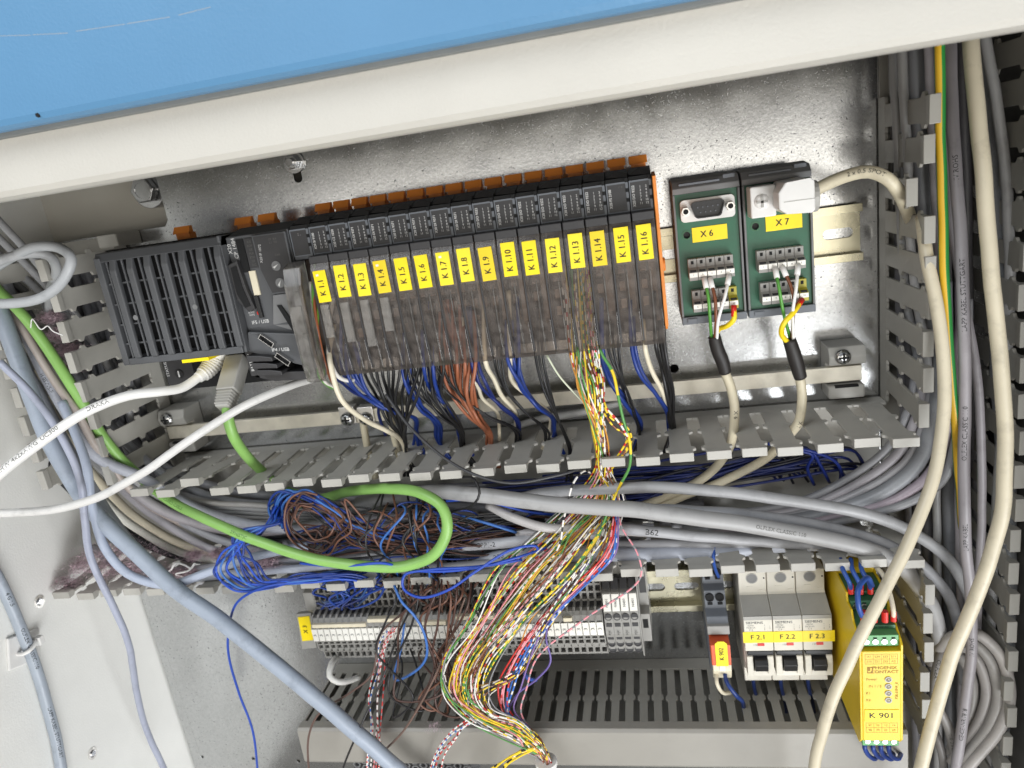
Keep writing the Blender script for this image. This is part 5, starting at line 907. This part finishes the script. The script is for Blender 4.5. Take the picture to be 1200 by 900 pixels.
for i in range(4): Wr(WH, 'yellow and red wire looped right of the cascade top', 'yellow and red loops at the cascade top', .65, [(704, 460 + 6 * i, 86), (718, 486 + 4 * i, 88), (734, 502 + 3 * i, 84), (736, 520, 80), (722, 540, 76), (710, 560, 66), (704, 590, 60)], 2.5, 2.5, 6, m=sm(*((YE, RE), (YE, BK_), (WH, RE), (BR_, YE))[i], 6))
for i in range(6): Wr(WH, 'yellow and black wire fanning out under the lid', 'wires fanning out from the bundle end', .65, [(634, 866, 100), (628, 876, 101), (610, 880 + i, 101), (592, 890 + i * 2, 100), (572 + i * 5, 905 + i, 98), (560 + i * 6, 930, 96)], 1.2, 2.5, 6, m=sm(*((YE, BK_), (YE, None), (YE, BK_), (YE, WH), (BK_, YE), (YE, None))[i], 9))
for i in range(5): Wr(WH, 'red and white wire dropping left of the bundle end', 'red and white wires under the cascade', .5, [(560 + i * 3, 838, 92), (545, 846 + i, 94), (524 + i * 3, 862 + i, 92), (508 + i * 3, 884, 90), (498 + i * 4, 925, 88)], 1.5, 2.5, 6, m=sm(*((WH, RE), (WH, BU), (RE, GY), (WH, BK_))[i % 4], 6))
tag(build('tie_band', MB().cyl((at(640, 893, 100)[0], at(640, 893, 100)[2]), 7.4, at(640, 893, 100)[1] - 2, at(640, 893, 100)[1] + 1.2, 18, axis='z'), G['white2']), 'pale tie band round the end of the multicoloured bundle', 'tie')
for i in range(6):
    c1, c2 = ((WH, RE), (WH, BK_), (RE, GY), (WH, BU), (PK, BR_))[i % 5]
    x = 437 + (i % 3) * 4 if i < 6 else 448 + (i - 6) * 3
    Wr(WH, 'red and white twisted wire hanging left over the lid', 'striped wires hanging over the left of the lid', .5, [(x + 20, 735, 54), (x + 10, 752, 56), (x + 4, 780, 60), (x - 1, 820, 78), (x - 2, 852, 84), (x - 4, 880, 84), (x - 8, 930, 80)], 2.2, 2.5, 6, m=sm(c1, c2, 5))
# ---- blue coil at the left of the open duct
for i in range(11):
    o = i * 1.0; g = random.gauss
    Wr((BLU, BLU, BLL)[i % 3] if i % 4 else (38, 78, 180), 'blue wire in the coil at the left of the open duct', 'blue coil left of the terminal row', .8, [(336 + i * 2, 577, 56), (318 + g(0, 5) + i, 592 + i, 74), (314 + i * 1.6, 612, 84), (298 - i * 2 + g(0, 4), 626 + g(0, 3), 90), (266 + g(0, 5) + i * 1.6, 648, 94), (252 + i * 4.6 + g(0, 3), 672 - i * 1.2, 96), (274 + i * 4, 690 - i + g(0, 2), 96), (316 + i * 2, 689 - i * .8 + g(0, 2), 96), (356 + g(0, 6), 679 + g(0, 3), 93), (390 + i * 2, 676 + g(0, 3), 86), (420 + i * 4, 688 + g(0, 4), 66)], 0, 2.5, 7)
Wr((36, 72, 168), 'single blue wire hanging down the lower left plate', None, .85, [(352, 682, 94), (310, 688, 98), (278, 706, 98), (268, 740, 94), (268, 768, 88), (280, 812, 80), (296, 856, 74), (304, 930, 66)], sides=8)
for i in range(7): Wr((BLU, BLL)[i % 2], 'blue wire rising in an arc under the slotted duct edge', 'blue arcs under the slotted duct', .85, [(322 + i * 3, 610 + 3 * i, 60), (316 + i * 3, 588 - i, 76), (330 + i * 6, 577, 82), (362 + i * 8, 590 + i * 2, 84), (400 + i * 10, 612 + i * 3, 82), (450 + i * 8, 628 + i * 2, 76), (520 + i * 8, 632 + i, 60)], 2.5, 2.5, 7)
# ---- brown, blue and black tangle in the middle of the open duct
for i in range(46):
    col, nm = ((BRN, 'brown'), (BRL, 'light brown'), (BRN, 'brown'), (BLU, 'blue'), (BLK, 'black'))[i % 5]; u = random.uniform
    y0 = u(592, 668); kind = i % 3
    if kind == 0: pts = [(u(325, 350), u(600, 625), 48), (u(330, 350), u(580, 592), 72), (u(360, 390), u(584, 600), 84), (u(400, 430), u(612, 640), 84), (u(450, 500), u(628, 650), 80), (u(520, 580), u(620, 645), 72), (u(600, 680), u(600, 630), 56), (u(690, 720), u(600, 630), 40)]
    elif kind == 1: pts = [(u(360, 390), u(650, 668), 60), (u(380, 400), u(612, 650), 76), (u(420, 450), u(598, 640), 82), (u(470, 500), u(590, 630), 78), (u(530, 560), u(600, 640), 72), (u(570, 620), u(610, 650), 64), (u(640, 690), u(600, 640), 48)]
    else: pts = [(u(340, 360), y0, 60), (u(400, 430), y0 + u(-12, 12), 72), (u(470, 500), 632 + (y0 - 632) * .7 + u(-9, 9), 76), (u(540, 570), 630 + (y0 - 632) * .6 + u(-8, 8), 70), (u(610, 660), 624 + (y0 - 632) * .4 + u(-8, 8), 54)]
    Wr(col, nm + ' thin wire in the tangle inside the open duct', 'tangle of thin wires in the open duct', .6, pts, 2.2, 3, 6)
for i in range(5):
    a0 = random.uniform(0, 6); R = 15 + 5.5 * i
    Wr((BRN, BRL, BRN)[i % 3], 'brown wire wound in round loops at the left of the tangle', 'brown loops in the open duct', .72, [(356 + R * math.cos(t * .55 + .6) * .9 + t * 2.2, 612 - R * math.sin(t * .55 + .6) * .95, 84 + i * .8 + t * .1) for t in range(1, 13)] + [(430 + 10 * i, 640 + 2 * i, 80), (520 + 10 * i, 636, 68)], 2.6, 2, 6)
for i in range(16):
    u = random.uniform; x = u(440, 520); Wr((BLK, (50, 48, 48), BLL, BRL)[i % 4], ('black', 'dark grey', 'light blue', 'light brown')[i % 4] + ' wire crossing upright through the tangle', 'wires crossing the tangle', .75, [(x, u(575, 590), 66), (x + u(-18, 12), u(600, 615), 90), (x + u(-30, 10), u(630, 645), 92), (x + u(-30, 20), u(655, 668), 86), (x + u(-20, 20), u(684, 700), 66)], 3, 2.5, 6)
for i in range(6): Wr(BLK, 'black wire curling right of the green loop', 'black curls right of the green loop', .85, [(660, 612 + 2 * i, 48), (600, 600 + 3 * i, 64), (556, 606 + 3 * i, 72), (530 - 2 * i, 624 + 2 * i, 72), (528 - 2 * i, 650, 68), (548, 668 + i, 60), (600, 664 + i, 48)], 2.5, 2.5, 7)
for (pts, lb) in (([(352, 660, 94), (400, 664, 100), (450, 660, 100), (480, 668, 98), (540, 668, 96), (600, 655, 90), (640, 642, 80)], 'long blue wire lying over the lower duct edge'), ([(630, 648, 84), (628, 640, 88), (600, 644, 92), (560, 668, 98), (524, 692, 102), (492, 700, 102), (473, 690, 102), (474, 674, 100), (500, 668, 98), (560, 664, 94), (612, 656, 88)], 'big open blue loop hanging over the lower duct edge'), ([(462, 686, 92), (470, 704, 98), (486, 722, 98), (497, 742, 96), (500, 768, 90), (490, 784, 84), (464, 797, 74), (462, 790, 66), (470, 760, 58), (474, 730, 54)], 'light blue loop hanging below the terminal markers'), ([(540, 604, 70), (580, 616, 76), (605, 624, 70)], 'light blue wire leaving a cut grey cable end'), ([(510, 588, 70), (560, 586, 72), (620, 600, 66), (660, 604, 54)], 'blue wire along the underside of the thickest cable')):
    Wr(BLL if 'light' in lb else (36, 72, 172), lb, None, .9, pts, 0, 2.5, 8)
# ---- dark blue wires deep in the open duct at right
for i in range(26):
    u = random.uniform; x0, x1 = u(560, 760), u(880, 1010); y0, y1 = u(556, 612), u(526, 552)
    Wr((BLD, (18, 34, 96), (28, 28, 40))[i % 3], ('dark blue', 'dark blue', 'blackish')[i % 3] + ' wire deep in the open duct behind the beige leads', 'dark blue wires deep in the open duct', .95, [(x0, y0, 16), (lerp((x0,), (x1,), .35)[0], y0 - (y0 - y1) * .25 + u(-8, 8), 24), (lerp((x0,), (x1,), .7)[0], y0 - (y0 - y1) * .7 + u(-6, 6), 26), (x1, y1, 22), (x1 + u(8, 26), y1 + u(-8, 30), 16)], 3, 4, 6)
for i in range(3): Wr((26, 46, 124), 'dark blue wire hooking down on the duct floor at right', 'dark blue hooks on the duct floor', 1.1, [(900 + 10 * i, 520 + 3 * i, 40), (950, 528 + 2 * i, 38), (978 - i * 16, 540 + i * 4, 32), (990 - i * 18, 562 + 3 * i, 22)], 1, 3, 7)
# ---- wires entering the terminal row from the lower duct wall
for i in range(17):
    u = random.uniform; x = 374 + i * 3.4; xe = 372 + i * 2.9
    Wr(((28, 60, 136), BLU, (38, 72, 122), BLD)[i % 4], 'blue wire entering the left half of the terminal row from above', 'blue wires into the terminal row', .85, [(x + u(20, 60), u(662, 670), 66), (x + u(-10, 50), u(674, 686), 76), (x + u(-16, 36), u(688, 702), 74), (xe + u(-2, 14), 706 + u(-8, 8), 60), (xe, 706 + (6 if i % 2 else 0), 40), (xe - 1, 707 + (6 if i % 2 else 0), 32)], 1.2, 2, 6)
for i in range(14):
    u = random.uniform; x = 478 + i * 6
    Wr(((96, 62, 50), BRN, (70, 50, 44), BRL)[i % 4], 'brown wire entering the terminal row from above', 'brown wires into the terminal row', .8, [(x + u(-30, 20), u(664, 672), 68), (x + u(-10, 20), u(678, 688), 76), (x + u(-10, 10), u(696, 704), 68), (x + u(-5, 5), 710 + u(-6, 6), 54), (x, 712 + (9 if i % 2 else 0), 32)], 1.5, 2, 6)
for i in range(12):
    u = random.uniform; x = u(468, 560)
    Wr((BRN, BLK, BRL, BRN)[i % 4], ('brown', 'black', 'light brown', 'brown')[i % 4] + ' wire drooping in front of the terminal markers', 'wires drooping before the terminal markers', .75, [(x, u(668, 676), 74), (x + u(-12, 12), u(694, 706), 92), (x + u(-26, 14), u(724, 740), 92), (x + u(-40, 10), u(764, 790), 88), (x + u(-30, 24), u(812, 832), 92), (x + u(-30, 40), u(815, 838), 90), (x + u(-10, 20), u(770, 790), 66), (x + u(-8, 8), 760, 46)], 2.5, 2.5, 6)
for (pts, col, lb) in (([(505, 690, 90), (470, 720, 88), (445, 745, 84), (436, 790, 88), (410, 812, 92), (375, 835, 94), (362, 862, 94), (364, 930, 90)], (96, 74, 66), 'brown wire trailing left over the thickest blue grey cable'), ([(488, 700, 88), (466, 745, 84), (450, 790, 88), (424, 848, 106), (402, 900, 108), (396, 930, 106)], (34, 32, 32), 'black wire trailing down left over the lid'), ([(545, 700, 90), (520, 770, 92), (490, 830, 94), (470, 860, 92), (452, 878, 90)], (110, 88, 78), 'light brown wire trailing onto the lid')):
    Wr(col, lb, None, .75, pts, 0, 3, 7)
Wr((60, 90, 170), 'short dark blue wire stub under the tall terminals', None, 1.4, [(614, 768, 46), (613, 784, 60), (618, 794, 66), (628, 797, 58)], 0, 2, 8); Wr(PUR, 'violet wire curving down beside the tall terminals', None, .7, [(690, 660, 86), (660, 690, 88), (640, 745, 84), (645, 776, 84), (630, 795, 84), (605, 815, 84), (596, 838, 88), (610, 852, 94)], 0, 3, 7)
C((236, 234, 228), 'short white cable stub curling out below the terminal row', 2.3, (394, 770, 40), (388, 780, 56), (386, 792, 62), (396, 799, 62), (408, 798, 56), (420, 794, 46))
# relay, breaker and safety relay wires
Wr((40, 80, 160), 'blue wire entering the top of the relay K 902', None, 1.1, [(838, 640, 60), (836, 655, 66), (838, 666, 60), (842, 676, 42)], 0, 2, 8)
Wr(CRM, 'cream wire leaving the bottom of the relay K 902', None, 1.3, [(840, 786, 58), (840, 800, 66), (846, 811, 64), (856, 812, 52)], 0, 1.5, 10); Wr((30, 56, 120), 'blue wire leaving the bottom of the relay K 902', None, 1.4, [(849, 786, 58), (852, 800, 68), (862, 814, 70), (870, 822, 60), (872, 834, 48)], 0, 1.5, 10)
for i in range(4):
    x = 997 + i * 11.5
    w = Wr((50, 86, 160) if i < 3 else CRM, 'blue wire with red ferrule on top of the yellow relay' if i < 3 else 'cream wire with a red ferrule beside the beige cable', 'wires in the yellow relay terminals' if i < 3 else None, 1.35, [(985 + i * 12, 655, 74), (988 + i * 11, 668, 84), (x - 2, 682, 88), (x, 690, 84)] if i < 3 else [(1024, 662, 76), (1036, 676, 90), (1044, 700, 100), (1047, 716, 104), (1047, 724, 103)], 0, 1.5, 9)
    e = Vector(at(x, 690, 84)) if i < 3 else Vector(at(1047, 722, 103)); build('ferrule', MB().cyl((e.x, e.z), 1.7, e.y - 3, e.y + 3, 12, axis='z'), G['red'], w)
w = Wr((44, 78, 150), 'blue wire looping between both green terminal rows of the yellow relay', None, 1.5, [(1022, 686, 88), (1016, 677, 96), (1006, 690, 104), (1006, 710, 108), (1010, 722, 106)], 0, 1.5, 9)
for i in range(3):
    e = Vector(at(1012 + 12.5 * i, 722, 105)); o = tag(build('ferrule', MB().cyl((e.x, e.z), 1.8, e.y - 3.4, e.y + 3.2, 12, axis='z'), G['red']), 'red ferrule in the middle terminals of the yellow relay', 'ferrule', 'red ferrules in the yellow relay')
for i in range(4):
    x = 1014 + i * 9
    w = Wr((34, 60, 130), 'blue wire looping out below the yellow relay', 'blue loops under the yellow relay', 1.4, [(x + 2, 866, 96), (x, 874, 100), (x + 3, 884, 96), (x + 12, 889, 88), (x + 16, 880, 74)], .6, 1.5, 9)
    if i in (1, 2): e = Vector(at(x + 2, 869, 96)); build('ferrule', MB().cyl((e.x, e.z), 1.8, e.y - 2, e.y + 3, 12, axis='z'), G['red'], w)
for i in range(3): Wr((30, 48, 100), 'dark blue wire below the breakers vanishing into a slot', 'wires under the breakers', 1.3, [(882 + 32 * i, 792, 46), (884 + 32 * i, 806, 44), (888 + 32 * i, 822, 36), (890 + 32 * i, 836, 26)], 0, 2, 8)
# ---- lint and a frayed white thread
def fluff(name, label, spots, n):
    mb = MB()
    for (px, py, d, R) in spots:
        c = Vector(at(px, py, d))
        for i in range(n):
            p = c + Vector((random.gauss(0, R), random.gauss(0, R * .5), random.gauss(0, R * .6))); a = Vector((random.gauss(0, 1), random.gauss(0, 1), random.gauss(0, 1))).normalized(); b_ = a.orthogonal().normalized(); L = random.uniform(1.4, 4.2); w = random.uniform(.05, .2)
            m_ = p + a * L * .5 + b_ * random.uniform(-1.4, 1.4); e_ = p + a * L
            mb.add([tuple(p - b_ * w), tuple(p + b_ * w), tuple(m_ + b_ * w), tuple(m_ - b_ * w), tuple(e_)], [(0, 1, 2, 3), (3, 2, 4)])
    o = build(name, mb, G['fluff']); o['kind'] = 'stuff'; o['label'] = label
fluff('lint', 'pinkish grey lint caught in the cables at the left', [(110, 654, 64, 8), (140, 644, 64, 8), (170, 652, 66, 8), (192, 672, 72, 6), (216, 672, 72, 5), (228, 650, 66, 4), (290, 655, 70, 6), (312, 656, 70, 6), (96, 664, 68, 6), (128, 668, 68, 7), (156, 666, 68, 7), (60, 372, 60, 4), (70, 392, 62, 5), (80, 410, 62, 5), (84, 430, 62, 4), (255, 648, 70, 3), (80, 682, 72, 5)], 1500)
fluff('lint', 'small tuft of lint on the edge of the closed duct lid', [(508, 852, 86, 3)], 130)
cable('thread', [(186, 672, 70), (200, 668, 76), (206, 660, 78), (216, 662, 78), (224, 666, 78), (228, 660, 78), (222, 668, 78), (206, 673, 76), (215, 676, 74)], .7, cmat(*WHT, dirt=0), 'frayed white thread on the lint by the blue coil', 'thread', step=1, sides=6)
cable('thread', [(36, 384, 90), (38, 374, 92), (48, 386, 92), (56, 382, 92), (62, 388, 92), (74, 393, 90)], .4, cmat(*WHT, dirt=0), 'frayed white thread beside the upper green cable', 'thread', step=1, sides=6)
dm = MB().prism([(-366, -181), (-290, -181), (-290, -178), (-366, -178)], 30, 78, 'd')
